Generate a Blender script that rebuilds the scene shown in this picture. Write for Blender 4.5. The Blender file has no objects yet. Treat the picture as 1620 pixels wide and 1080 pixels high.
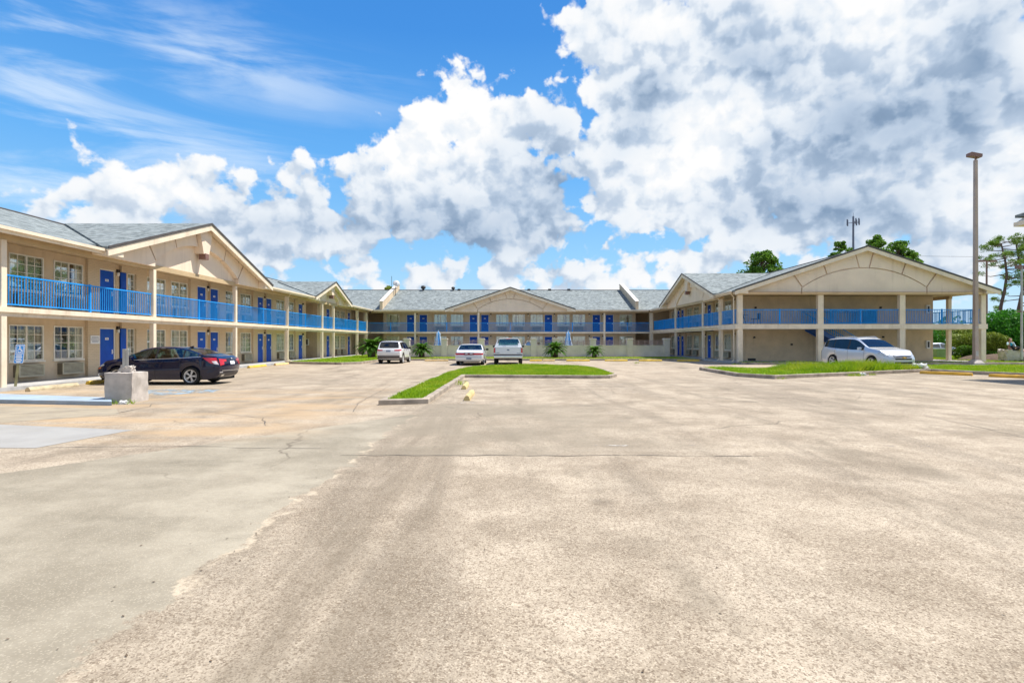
import bpy, bmesh, math, random
import numpy as np
from mathutils import Vector, Matrix
C = bpy.context.scene
COL = C.collection
R = math.radians
random.seed(7)
# ------------------------------------------------------------------ camera
H = 1.6
cam = bpy.data.cameras.new('camera'); cam_o = bpy.data.objects.new('camera', cam); COL.objects.link(cam_o)
cam.sensor_width = 36.0; cam.lens = 36.0 * 880 / 1620; cam.clip_end = 3000; cam.clip_start = 0.1
cam_o.location = (0, 0, H); cam_o.rotation_euler = (R(90), 0, 0)
C.camera = cam_o
C.render.resolution_x = 1024; C.render.resolution_y = 682
# ------------------------------------------------------------------ light
SUN_EL, SUN_AZ = 63.0, 20.0                 # azimuth counted from +X towards +Y
sd = Vector((math.cos(R(SUN_EL)) * math.cos(R(SUN_AZ)), math.cos(R(SUN_EL)) * math.sin(R(SUN_AZ)), math.sin(R(SUN_EL))))
sun = bpy.data.lights.new('sun', 'SUN'); sun.energy = 4.2; sun.angle = R(0.5); sun.color = (1.0, 0.95, 0.87)
sun_o = bpy.data.objects.new('sun', sun); COL.objects.link(sun_o); sun_o.location = (60, 30, 80)
sun_o.rotation_euler = sd.to_track_quat('Z', 'Y').to_euler()
C.view_settings.view_transform = 'Standard'; C.view_settings.look = 'None'
C.view_settings.exposure = 0.78; C.view_settings.gamma = 1.0
try:
    C.cycles.use_denoising = True
    C.cycles.max_bounces = 8; C.cycles.transparent_max_bounces = 16
except Exception: pass
# ------------------------------------------------------------------ sky
SKY_STR = 0.12
def az_el(px, py):
    u, v = (px - 810) / 880, (540 - py) / 880
    az = math.degrees(math.atan(u)); el = math.degrees(math.atan(v * math.cos(R(az))))
    return az, el
def build_world():
    W = bpy.data.worlds.new('World'); C.world = W; W.use_nodes = True
    nt = W.node_tree; N = nt.nodes; L = nt.links; N.clear()
    def node(t, **kw):
        n = N.new(t)
        for k, v in kw.items(): setattr(n, k, v)
        return n
    def put(sock, v):
        if hasattr(v, 'is_output'): L.new(v, sock)
        else: sock.default_value = v
    def M(op, a, b=0.0, c=0.0, clamp=False):
        n = node('ShaderNodeMath', operation=op, use_clamp=clamp)
        put(n.inputs[0], a); put(n.inputs[1], b); put(n.inputs[2], c); return n.outputs[0]
    def V(op, a, b=(0, 0, 0), c=(0, 0, 0), out=0):
        n = node('ShaderNodeVectorMath', operation=op)
        put(n.inputs[0], a); put(n.inputs[1], b)
        if op == 'MULTIPLY_ADD': put(n.inputs[2], c)
        return n.outputs[out]
    def sstep(x, a, b, lo=0.0, hi=1.0):
        n = node('ShaderNodeMapRange', interpolation_type='SMOOTHSTEP')
        put(n.inputs[0], x); n.inputs[1].default_value = a; n.inputs[2].default_value = b
        n.inputs[3].default_value = lo; n.inputs[4].default_value = hi; return n.outputs[0]
    def noise(vec, scale, detail, rough, dist=0.0, dim='2D'):
        n = node('ShaderNodeTexNoise', noise_dimensions=dim); put(n.inputs['Vector'], vec)
        n.inputs['Scale'].default_value = scale; n.inputs['Detail'].default_value = detail
        n.inputs['Roughness'].default_value = rough; n.inputs['Distortion'].default_value = dist
        return n
    def mix(f, a, b):
        n = node('ShaderNodeMix', data_type='RGBA')
        put(n.inputs[0], f); put(n.inputs[6], a); put(n.inputs[7], b); return n.outputs[2]
    tc = node('ShaderNodeTexCoord'); d = tc.outputs['Generated']
    sep = node('ShaderNodeSeparateXYZ'); L.new(d, sep.inputs[0])
    az = M('MULTIPLY', M('ARCTAN2', sep.outputs[0], sep.outputs[1]), 57.29578)
    el = M('MULTIPLY', M('ARCSINE', sep.outputs[2]), 57.29578)
    comb = node('ShaderNodeCombineXYZ'); L.new(az, comb.inputs[0]); L.new(el, comb.inputs[1])
    P0 = comb.outputs[0]
    # warp
    w1 = noise(P0, 0.13, 2.0, 0.5)
    P = V('ADD', P0, V('MULTIPLY', V('SUBTRACT', w1.outputs['Color'], (0.5, 0.5, 0.5)), (4.0, 2.5, 0)))
    def field(blobs, pos, k=1.0):
        acc = None
        for (cx, cy, rx, ry) in blobs:
            a, e = az_el(cx, cy); c2 = math.cos(R(a)) ** 2
            ra = max(0.5, rx / 880 * 57.3 * c2); re = max(0.4, ry / 880 * 57.3 * math.cos(R(a)))
            r = min(ra, re)
            ln = V('LENGTH', V('MULTIPLY_ADD', pos, (1 / ra, 1 / re, 0), (-a / ra, -e / re, 0)), out=1)
            f = M('MULTIPLY_ADD', ln, -r, r)
            if acc is None: acc = f
            else:
                acc = M('SMOOTH_MAX', acc, f, k)
        return acc
    cumulus = [(150,305,80,44),(245,318,85,52),(330,345,110,62),(430,355,130,58),(470,300,46,34),(395,300,24,18),(525,355,85,52),(200,350,150,30),
               (735,190,68,62),(650,245,62,60),(790,225,68,66),(865,205,60,55),(700,310,140,80),(610,310,70,52),(810,330,90,90),(565,345,55,40),
               (985,60,95,120),(1075,160,150,150),(1210,70,220,130),(1150,270,190,120),(1400,110,260,170),(1520,260,220,150),(1360,340,200,75),
               (1590,380,130,60),(1010,250,110,110),(1480,420,180,26),(1290,270,130,80),(1230,350,120,55),(1430,330,150,80),(1300,90,120,90)]
    small = [(1110,420,85,30),(1000,412,48,30),(1165,398,50,30),(820,432,110,32),(585,442,42,20),(440,400,60,30),(905,365,16,24),(915,240,26,40),(975,320,22,16),(870,330,18,14),
             (900,450,60,22),(1030,385,22,14),(700,440,60,14)]
    dark = [(715,370,180,46),(860,300,50,70),(1340,190,90,70),(1500,170,170,60),(1300,330,140,48),(1460,385,170,26),(1190,95,60,50),(1560,60,80,60),(440,365,110,20),(1220,225,40,40),(1010,140,40,60)]
    bright = [(1130,180,90,60),(1400,60,120,50),(1570,320,60,60),(1090,260,80,50),(730,170,70,50),(650,215,40,40),(1010,60,60,50),(1240,50,70,40),(1590,260,50,40),(250,300,60,25)]
    macro = M('SMOOTH_MAX', field(cumulus, P), field(small, P, 0.6), 0.5)
    # generic cover behind the viewer so that glass and paint have something to mirror
    behind = M('SUBTRACT', sstep(M('ABSOLUTE', az), 60, 85), 0.5)
    macro = M('SMOOTH_MAX', macro, M('MULTIPLY_ADD', behind, 8.0, M('MULTIPLY_ADD', noise(d, 2.2, 2.0, 0.5, 0.0, '3D').outputs[0], 14.0, -11.5)), 1.0)
    # billowy detail
    sc = V('MULTIPLY', P0, (1.0, 1.15, 1.0))
    b0 = M('MULTIPLY', M('SUBTRACT', noise(V('ADD', sc, (37.0, 11.0, 0)), 0.26, 7.0, 0.58, 0.1).outputs[0], 0.5), 4.6)
    wv = V('MULTIPLY', noise(sc, 0.6, 3.0, 0.55).outputs['Color'], (2.0, 2.0, 0))
    def lobes(off):
        q = V('ADD', sc, off)
        vz = node('ShaderNodeTexVoronoi', feature='SMOOTH_F1', voronoi_dimensions='2D'); put(vz.inputs['Vector'], V('ADD', q, wv))
        vz.inputs['Scale'].default_value = 0.36; vz.inputs['Smoothness'].default_value = 0.3; vz.inputs['Detail'].default_value = 1.6; vz.inputs['Roughness'].default_value = 0.45
        return M('SUBTRACT', M('MULTIPLY', noise(q, 0.22, 4.0, 0.5, 0.25).outputs[0], 7.0), M('MULTIPLY', vz.outputs['Distance'], 3.2))
    l0 = lobes((0, 0, 0)); l1 = lobes((0.7, 1.4, 0))
    dens = M('ADD', M('ADD', macro, b0), M('MULTIPLY_ADD', l0, 0.85, -1.1))
    alpha = sstep(dens, -0.55, 0.6)
    relief = M('SUBTRACT', l0, l1)                       # facing the sun where cover thins towards it
    lit = sstep(relief, -2.6, 1.8)
    thick = sstep(dens, 1.0, 9.0)
    Pd = V('ADD', P0, V('MULTIPLY', V('SUBTRACT', noise(P0, 0.11, 2.0, 0.45).outputs['Color'], (0.5, 0.5, 0.5)), (7.0, 4.5, 0)))
    dk = sstep(field(dark, Pd, 3.0), -4.0, 5.0)
    br = sstep(field(bright, Pd, 2.0), -2.5, 3.5)
    # brightness of the cloud
    big = noise(V('MULTIPLY', P0, (1.0, 1.6, 1.0)), 0.09, 4.0, 0.5, 0.3).outputs[0]
    v = M('MULTIPLY_ADD', lit, 0.34, 0.50)
    v = M('ADD', v, M('MULTIPLY', M('SUBTRACT', 1.0, thick), 0.12))
    v = M('SUBTRACT', v, M('MULTIPLY', dk, 0.44))
    v = M('ADD', v, M('MULTIPLY', br, 0.24))
    v = M('SUBTRACT', v, M('MULTIPLY', M('MULTIPLY', sstep(big, 0.40, 0.62), thick), 0.05), clamp=True)
    ramp = node('ShaderNodeValToRGB'); L.new(v, ramp.inputs[0]); cr = ramp.color_ramp
    cr.elements[0].position = 0.0; cr.elements[0].color = (0.10, 0.17, 0.28, 1)
    cr.elements[1].position = 1.0; cr.elements[1].color = (1.0, 1.0, 1.0, 1)
    for p_, c_ in ((0.30, (0.26, 0.37, 0.53, 1)), (0.55, (0.50, 0.61, 0.76, 1)), (0.78, (0.82, 0.88, 0.95, 1))):
        e = cr.elements.new(p_); e.color = c_
    CL = V('SCALE', ramp.outputs[0]); CLn = CL.node; CLn.inputs['Scale'].default_value = 0.585 / SKY_STR
    # cirrus streaks
    mp = node('ShaderNodeMapping'); L.new(P0, mp.inputs[0]); mp.inputs['Rotation'].default_value = (0, 0, R(-14)); mp.inputs['Scale'].default_value = (0.045, 0.26, 1)
    c1 = noise(mp.outputs[0], 1.0, 7.0, 0.6, 0.35).outputs[0]
    cmask = sstep(field([(90,110,140,150),(330,95,170,60),(150,200,220,60),(430,130,170,40),(60,330,200,130),(260,260,260,90)], P), -3.0, 4.0)
    cir = M('MULTIPLY', sstep(c1, 0.44, 0.74), cmask)
    # sky
    sk = node('ShaderNodeTexSky'); sk.sky_type = 'NISHITA'; sk.sun_disc = False
    sk.sun_elevation = R(SUN_EL); sk.sun_rotation = R(90 - SUN_AZ); sk.air_density = 1.0; sk.dust_density = 0.6; sk.ozone_density = 1.6
    hs = node('ShaderNodeHueSaturation'); hs.inputs['Hue'].default_value = 0.497; hs.inputs['Saturation'].default_value = 1.35; hs.inputs['Value'].default_value = 0.62
    L.new(sk.outputs[0], hs.inputs['Color'])
    rp = node('ShaderNodeValToRGB'); L.new(M('MULTIPLY', el, 1 / 60.0, clamp=True), rp.inputs[0]); c2 = rp.color_ramp
    c2.elements[0].position = 0.0; c2.elements[0].color = (0.40, 0.58, 0.74, 1)
    c2.elements[1].position = 1.0; c2.elements[1].color = (0.014, 0.10, 0.40, 1)
    for p_, c_ in ((0.14, (0.23, 0.47, 0.72, 1)), (0.28, (0.11, 0.345, 0.70, 1)), (0.48, (0.045, 0.215, 0.58, 1))):
        e = c2.elements.new(p_); e.color = c_
    rs = V('SCALE', rp.outputs[0]); rs.node.inputs['Scale'].default_value = 0.87 / SKY_STR
    hs_out = mix(0.78, hs.outputs[0], rs)
    s1 = mix(M('MULTIPLY', cir, 0.6), hs_out, (0.50 / SKY_STR, 0.56 / SKY_STR, 0.62 / SKY_STR, 1))
    hz = M('MULTIPLY', sstep(el, 6.0, -1.0), 0.4)
    s1 = mix(hz, s1, (0.44 / SKY_STR, 0.53 / SKY_STR, 0.61 / SKY_STR, 1))
    col = mix(alpha, s1, CL)
    bg = node('ShaderNodeBackground'); bg.inputs['Strength'].default_value = SKY_STR
    L.new(col, bg.inputs['Color'])
    out = node('ShaderNodeOutputWorld'); L.new(bg.outputs[0], out.inputs[0])
build_world()
# ------------------------------------------------------------------ helpers
class NT:
    """small node-tree builder for materials"""
    def __init__(s, name):
        s.m = bpy.data.materials.new(name); s.m.use_nodes = True
        s.nt = s.m.node_tree; s.N = s.nt.nodes; s.L = s.nt.links
        s.b = s.N['Principled BSDF']; s.out = s.N['Material Output']; s._tc = None
    def node(s, t, **kw):
        n = s.N.new(t)
        for k, v in kw.items(): setattr(n, k, v)
        return n
    def put(s, sock, v):
        if hasattr(v, 'is_output'): s.L.new(v, sock)
        else: sock.default_value = v
    def co(s):
        if s._tc is None: s._tc = s.node('ShaderNodeTexCoord')
        return s._tc.outputs['Object']
    def wpos(s): return s.node('ShaderNodeNewGeometry').outputs['Position']
    def mapping(s, vec, scale=(1, 1, 1), rot=(0, 0, 0), loc=(0, 0, 0)):
        n = s.node('ShaderNodeMapping'); s.L.new(vec, n.inputs[0])
        n.inputs['Scale'].default_value = scale; n.inputs['Rotation'].default_value = rot; n.inputs['Location'].default_value = loc
        return n.outputs[0]
    def noise(s, vec, scale, detail=4.0, rough=0.5, dist=0.0):
        n = s.node('ShaderNodeTexNoise'); s.put(n.inputs['Vector'], vec)
        n.inputs['Scale'].default_value = scale; n.inputs['Detail'].default_value = detail
        n.inputs['Roughness'].default_value = rough; n.inputs['Distortion'].default_value = dist
        return n.outputs[0]
    def voro(s, vec, scale, feature='F1', out='Distance'):
        n = s.node('ShaderNodeTexVoronoi', feature=feature); s.put(n.inputs['Vector'], vec)
        n.inputs['Scale'].default_value = scale; return n.outputs[out]
    def math(s, op, a, b=0.0, c=0.0, clamp=False):
        n = s.node('ShaderNodeMath', operation=op, use_clamp=clamp)
        s.put(n.inputs[0], a); s.put(n.inputs[1], b); s.put(n.inputs[2], c); return n.outputs[0]
    def step(s, x, a, b, lo=0.0, hi=1.0):
        n = s.node('ShaderNodeMapRange', interpolation_type='SMOOTHSTEP'); s.put(n.inputs[0], x)
        n.inputs[1].default_value = a; n.inputs[2].default_value = b; n.inputs[3].default_value = lo; n.inputs[4].default_value = hi
        return n.outputs[0]
    def mix(s, f, a, b, blend='MIX'):
        n = s.node('ShaderNodeMix', data_type='RGBA', blend_type=blend)
        s.put(n.inputs[0], f); s.put(n.inputs[6], a if hasattr(a, 'is_output') else (*a, 1) if len(a) == 3 else a)
        s.put(n.inputs[7], b if hasattr(b, 'is_output') else (*b, 1) if len(b) == 3 else b); return n.outputs[2]
    def bump(s, h, strength=0.3, dist=0.01):
        n = s.node('ShaderNodeBump'); s.put(n.inputs['Height'], h); n.inputs['Strength'].default_value = strength; n.inputs['Distance'].default_value = dist
        s.L.new(n.outputs[0], s.b.inputs['Normal'])
    def set(s, col=None, rough=None, metal=None, spec=None, coat=None):
        if col is not None: s.put(s.b.inputs['Base Color'], col if hasattr(col, 'is_output') else (*col, 1))
        if rough is not None: s.put(s.b.inputs['Roughness'], rough)
        if metal is not None: s.b.inputs['Metallic'].default_value = metal
        if spec is not None: s.b.inputs['Specular IOR Level'].default_value = spec
        if coat is not None: s.b.inputs['Coat Weight'].default_value = coat; s.b.inputs['Coat Roughness'].default_value = 0.03
        return s.m
def worn(name, col, rough=0.6, var=0.15, scale=3.0, bump=0.0, metal=0.0, coat=None, spec=None, dirt=None, amount=0.5, streak=0.0):
    k = NT(name); n = k.noise(k.wpos(), scale, 5.0, 0.6)
    lo = tuple(c * (1 - var) for c in col); hi = tuple(min(1, c * (1 + var)) for c in col)
    c = k.mix(k.step(n, 0.3, 0.7), lo, hi)
    if dirt:
        c = k.mix(k.math('MULTIPLY', k.step(k.noise(k.wpos(), scale * 0.6, 6.0, 0.65), 0.48, 0.72), amount), c, dirt)
    if streak: c = k.mix(k.math('MULTIPLY', k.math('MULTIPLY', k.step(k.noise(k.mapping(k.wpos(), (2.6, 2.6, 0.16)), 1.0, 5.0, 0.65), 0.50, 0.74), k.step(k.noise(k.wpos(), 0.35, 3.0), 0.4, 0.6)), streak), c, tuple(x * q for x, q in zip(col, (0.55, 0.5, 0.45))))
    if bump: k.bump(k.noise(k.wpos(), 40.0, 4.0, 0.6), bump, 0.01)
    return k.set(c, rough, metal, spec, coat)

class MB:
    def __init__(s): s.v = []; s.f = []; s.mi = []
    def add(s, vs, fs, m=0):
        o = len(s.v); s.v.extend([tuple(p) for p in vs]); s.f.extend([tuple(i + o for i in f) for f in fs]); s.mi.extend([m] * len(fs)); return s
    def box(s, x0, x1, y0, y1, z0, z1, m=0, T=None):
        vs = [(x0,y0,z0),(x1,y0,z0),(x1,y1,z0),(x0,y1,z0),(x0,y0,z1),(x1,y0,z1),(x1,y1,z1),(x0,y1,z1)]
        if T: vs = [T(*p) for p in vs]
        return s.add(vs, [(0,3,2,1),(4,5,6,7),(0,1,5,4),(1,2,6,5),(2,3,7,6),(3,0,4,7)], m)
    def prism(s, poly, depth, m=0):
        """poly: list of 3d points in a plane, depth: vector"""
        n = len(poly); d = Vector(depth)
        vs = [tuple(p) for p in poly] + [tuple(Vector(p) + d) for p in poly]
        fs = [tuple(range(n))[::-1], tuple(range(n, 2 * n))] + [(i, (i + 1) % n, n + (i + 1) % n, n + i) for i in range(n)]
        return s.add(vs, fs, m)
    def tube(s, pts, r, n=8, m=0, cap=True):
        pts = [Vector(p) for p in pts]; k = len(pts); rs = r if hasattr(r, '__len__') else [r] * k; vs = []
        for i, p in enumerate(pts):
            t = (pts[min(i + 1, k - 1)] - pts[max(i - 1, 0)]).normalized()
            up = Vector((0, 0, 1)) if abs(t.z) < 0.9 else Vector((1, 0, 0))
            a = t.cross(up).normalized(); b = a.cross(t)
            for j in range(n):
                an = 2 * math.pi * j / n + math.pi / n
                vs.append(p + a * (rs[i] * math.cos(an)) + b * (rs[i] * math.sin(an)))
        fs = [(i*n+j, i*n+(j+1)%n, (i+1)*n+(j+1)%n, (i+1)*n+j) for i in range(k-1) for j in range(n)]
        if cap: fs += [tuple(range(n))[::-1], tuple(range((k-1)*n, k*n))]
        return s.add(vs, fs, m)
    def lathe(s, prof, n=16, m=0, axis='z', c=(0, 0, 0)):
        vs = []
        for (r, h) in prof:
            for j in range(n):
                a = 2 * math.pi * j / n
                q = (r * math.cos(a), r * math.sin(a), h)
                if axis == 'y': q = (q[0], q[2], q[1])
                if axis == 'x': q = (q[2], q[0], q[1])
                vs.append((q[0] + c[0], q[1] + c[1], q[2] + c[2]))
        k = len(prof)
        fs = [(i*n+j, i*n+(j+1)%n, (i+1)*n+(j+1)%n, (i+1)*n+j) for i in range(k-1) for j in range(n)]
        return s.add(vs, fs, m)
    def grid(s, rows, m=0, closed=False):
        nr, nc = len(rows), len(rows[0]); vs = [p for r in rows for p in r]
        fs = [(i*nc+j, i*nc+(j+1)%nc, (i+1)*nc+(j+1)%nc, (i+1)*nc+j) for i in range(nr-1) for j in range(nc if closed else nc-1)]
        return s.add(vs, fs, m)
    def mesh(s, name, mats, smooth=False, fix=True, bevel=0.0):
        me = bpy.data.meshes.new(name); me.from_pydata([tuple(p) for p in s.v], [], s.f)
        mats = mats if isinstance(mats, (list, tuple)) else [mats]
        for mm in mats: me.materials.append(mm)
        if len(mats) > 1: me.polygons.foreach_set('material_index', s.mi)
        if fix:
            bm = bmesh.new(); bm.from_mesh(me); bmesh.ops.recalc_face_normals(bm, faces=bm.faces)
            if bevel: bmesh.ops.bevel(bm, geom=bm.edges[:], offset=bevel, segments=2, affect='EDGES', profile=0.6)
            bm.to_mesh(me); bm.free()
        if smooth:
            me.polygons.foreach_set('use_smooth', [True] * len(me.polygons))
            try: me.set_sharp_from_angle(angle=R(40))
            except Exception: pass
        me.update(); return me
    def obj(s, name, mats, parent=None, **kw): return link(name, s.mesh(name, mats, **kw), parent)
def link(name, me, parent=None, loc=None, rz=0.0):
    o = bpy.data.objects.new(name, me); COL.objects.link(o)
    if parent: o.parent = parent
    if loc is not None: o.location = loc
    if rz: o.rotation_euler.z = rz
    return o
def tag(o, label=None, cat=None, group=None, kind=None):
    if label: o['label'] = label
    if cat: o['category'] = cat
    if group: o['group'] = group
    if kind: o['kind'] = kind
    return o
def thing(name, label, cat, loc=(0, 0, 0), rz=0.0, group=None):
    o = bpy.data.objects.new(name, None); COL.objects.link(o); o.location = loc; o.rotation_euler.z = rz
    o.empty_display_size = 0.2
    return tag(o, label, cat, group)
def kids(o): return [c for c in COL.objects if c.parent == o]
def dup(o, loc=None, rz=None, label=None, parent=None, root=True):
    c = o.copy(); COL.objects.link(c)
    if parent: c.parent = parent
    if root:
        if loc is not None: c.location = loc
        if rz is not None: c.rotation_euler.z = rz
        if label: c['label'] = label
    for ch in list(o.children): dup(ch, parent=c, root=False)
    return c
def fan(poly, z, name, m, kind='structure'):
    me = bpy.data.meshes.new(name); me.from_pydata([(x, y, z) for x, y in poly], [], [tuple(range(len(poly)))]); me.materials.append(m)
    bm = bmesh.new(); bm.from_mesh(me); bmesh.ops.recalc_face_normals(bm, faces=bm.faces)
    for f in bm.faces:
        if f.normal.z < 0: f.normal_flip()
    bm.to_mesh(me); bm.free()
    o = link(name, me); o['kind'] = kind; return o
def smooth_poly(p, it=2):
    for _ in range(it):
        q = []
        for i in range(len(p)):
            a, b = p[i], p[(i + 1) % len(p)]
            q += [(0.8*a[0]+0.2*b[0], 0.8*a[1]+0.2*b[1]), (0.2*a[0]+0.8*b[0], 0.2*a[1]+0.8*b[1])]
        p = q
    return p
# ------------------------------------------------------------------ materials
def m_ground():
    k = NT('parking_lot'); p = k.wpos()
    sx = k.node('ShaderNodeSeparateXYZ'); k.L.new(p, sx.inputs[0]); X, Y = sx.outputs[0], sx.outputs[1]
    big = k.noise(p, 0.16, 5.0, 0.6); mid = k.noise(p, 0.9, 7.0, 0.68); fine = k.noise(p, 14.0, 5.0, 0.72)
    mul = lambda *a: a[0] if len(a) == 1 else k.math('MULTIPLY', a[0], mul(*a[1:]))
    base = k.mix(k.step(mid, 0.33, 0.66), (0.29, 0.236, 0.178), (0.52, 0.44, 0.35))
    base = k.mix(mul(k.step(big, 0.46, 0.68), 0.45), base, (0.25, 0.21, 0.165))
    # dirt drawn out along the way the cars roll, and paler scoured sweeps across it
    st = k.noise(k.mapping(p, (0.9, 0.09, 1), (0, 0, R(8))), 1.0, 6.0, 0.62, 0.6)
    base = k.mix(mul(k.step(st, 0.47, 0.66), 0.52), base, (0.165, 0.138, 0.108))
    st2 = k.noise(k.mapping(p, (0.10, 0.7, 1), (0, 0, R(-6))), 1.0, 6.0, 0.62, 0.5)
    base = k.mix(mul(k.step(st2, 0.52, 0.74), 0.5), base, (0.60, 0.515, 0.42))
    # exposed aggregate: two sizes of stone, brown and bleached
    def stones(scale):
        v1 = k.node('ShaderNodeTexVoronoi'); k.L.new(p, v1.inputs['Vector']); v1.inputs['Scale'].default_value = scale
        cs = k.node('ShaderNodeSeparateColor'); k.L.new(v1.outputs['Color'], cs.inputs[0]); return cs.outputs
    s1 = stones(62.0); s2 = stones(125.0)
    bald = k.step(k.noise(p, 0.55, 6.0, 0.7), 0.36, 0.62)
    base = k.mix(mul(k.step(s1[0], 0.78, 0.97), bald, 0.45), base, (0.66, 0.56, 0.44))
    base = k.mix(mul(k.step(s1[1], 0.70, 0.97), 0.6), base, (0.15, 0.105, 0.07))
    base = k.mix(mul(k.step(s2[0], 0.70, 0.95), 0.42), base, (0.70, 0.60, 0.48))
    base = k.mix(mul(k.step(s2[1], 0.62, 0.95), 0.65), base, (0.13, 0.095, 0.065))
    base = k.mix(mul(k.step(fine, 0.50, 0.74), 0.4), base, (0.19, 0.145, 0.10))
    blot = k.noise(k.mapping(p, (0.55, 0.3, 1), (0, 0, R(25))), 1.0, 7.0, 0.68, 0.3)
    base = k.mix(mul(k.step(blot, 0.50, 0.66), 0.52), base, (0.18, 0.15, 0.112))
    rag = k.math('ADD', mul(k.math('SUBTRACT', k.noise(p, 1.9, 7.0, 0.7), 0.5), 0.95), mul(k.math('SUBTRACT', k.noise(p, 0.35, 2.0, 0.5), 0.5), 0.35))
    # tyre-polished dark band beside the seam and old oil drips
    n_b = k.noise(k.mapping(p, (2.6, 0.22, 1)), 1.0, 7.0, 0.7, 0.5)
    bx = k.math('ABSOLUTE', k.math('SUBTRACT', X, k.math('MULTIPLY_ADD', Y, -0.045, -0.95)))
    base = k.mix(mul(k.step(bx, 0.95, 0.15), k.step(n_b, 0.38, 0.60), k.step(Y, 16.0, 9.0), k.step(mid, 0.25, 0.6, 0.45, 1.0), 0.5), base, (0.175, 0.138, 0.098))
    oil = k.voro(k.mapping(p, (0.42, 0.42, 0)), 1.0); on = mul(k.math('SUBTRACT', k.noise(p, 3.0, 4.0, 0.6), 0.5), 0.25)
    base = k.mix(mul(k.step(k.math('ADD', oil, on), 0.16, 0.05), 0.45), base, (0.10, 0.08, 0.062))
    # smoother grey-green overlay on the left with a crumbled edge
    e1 = k.math('SUBTRACT', k.math('ADD', -2.15, rag), X)
    e2 = k.math('SUBTRACT', k.math('MULTIPLY_ADD', X, 1.36, k.math('MULTIPLY_ADD', rag, 0.35, 15.2)), Y)
    pm = mul(k.step(e1, -0.02, 0.04), k.step(e2, -0.02, 0.05))
    pc = k.mix(k.step(k.noise(p, 0.6, 7.0, 0.66), 0.34, 0.68), (0.25, 0.218, 0.168), (0.40, 0.355, 0.285))
    pc = k.mix(mul(k.step(k.noise(k.mapping(p, (0.5, 1.6, 1)), 0.7, 6.0, 0.62), 0.52, 0.74), 0.6), pc, (0.16, 0.14, 0.105))
    pc = k.mix(mul(k.step(s2[2], 0.80, 0.98), 0.45), pc, (0.52, 0.46, 0.37)); pc = k.mix(mul(k.step(fine, 0.52, 0.74), 0.35), pc, (0.19, 0.165, 0.125))
    holes = k.step(k.noise(p, 1.3, 6.0, 0.7), 0.64, 0.67)                 # places where the overlay has broken away
    pm = k.math('MULTIPLY', pm, k.math('SUBTRACT', 1.0, mul(holes, k.step(e1, 1.6, 0.2))))
    rim = mul(k.step(e1, -0.10, 0.0), k.step(e1, 0.06, 0.0), k.step(e2, -0.02, 0.05))
    base = k.mix(mul(rim, k.step(k.noise(p, 2.6, 4.0), 0.46, 0.6), 0.7), base, (0.62, 0.52, 0.40))
    base = k.mix(pm, base, pc)
    # greyer slab in front of the island
    g1 = mul(k.step(k.math('ADD', X, rag), -2.3, -2.0), k.step(k.math('MULTIPLY_ADD', rag, 2.2, X), 3.6, 0.6))
    g2 = mul(k.step(k.math('MULTIPLY_ADD', rag, 0.1, Y), 7.72, 7.85), k.step(k.math('MULTIPLY_ADD', rag, 0.1, Y), 14.3, 14.1))
    base = k.mix(mul(g1, g2, k.step(k.noise(p, 0.5, 6.0, 0.65), 0.3, 0.6), 0.6), base, (0.25, 0.215, 0.165))
    # sandy orange drift by the left pad
    o1 = mul(k.step(X, -2.6, -5.0), k.step(k.math('ADD', Y, rag), 8.4, 9.6), k.step(k.math('ADD', Y, rag), 21.0, 15.0), k.step(k.noise(k.mapping(p, (0.35, 1.1, 1)), 0.9, 6.0, 0.65), 0.40, 0.62))
    base = k.mix(mul(o1, 0.75), base, (0.47, 0.335, 0.205))
    far = mul(k.step(Y, 16.0, 30.0), k.step(k.noise(k.mapping(p, (0.5, 0.2, 1)), 0.45, 5.0, 0.6), 0.4, 0.6))
    base = k.mix(mul(far, 0.4), base, (0.48, 0.39, 0.30))
    # hairline cracks
    wp = k.node('ShaderNodeVectorMath', operation='MULTIPLY_ADD'); k.L.new(p, wp.inputs[2])
    nz = k.node('ShaderNodeTexNoise'); k.L.new(p, nz.inputs['Vector']); nz.inputs['Scale'].default_value = 0.9; nz.inputs['Detail'].default_value = 5.0
    k.L.new(nz.outputs['Color'], wp.inputs[0]); wp.inputs[1].default_value = (1.2, 1.2, 0)
    ck = k.voro(wp.outputs[0], 0.22, 'DISTANCE_TO_EDGE')
    base = k.mix(mul(k.step(ck, 0.005, 0.001), k.step(k.noise(p, 0.3, 2.0), 0.48, 0.60), 0.6), base, (0.12, 0.095, 0.07))
    k.bump(k.math('ADD', mul(s1[2], 0.6), k.math('ADD', fine, mul(pm, 0.8))), 0.45, 0.008)
    base = k.mix(1.0, base, (0.93, 0.92, 0.865), 'MULTIPLY')
    return k.set(base, 0.88, spec=0.3)
MG = m_ground()
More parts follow.
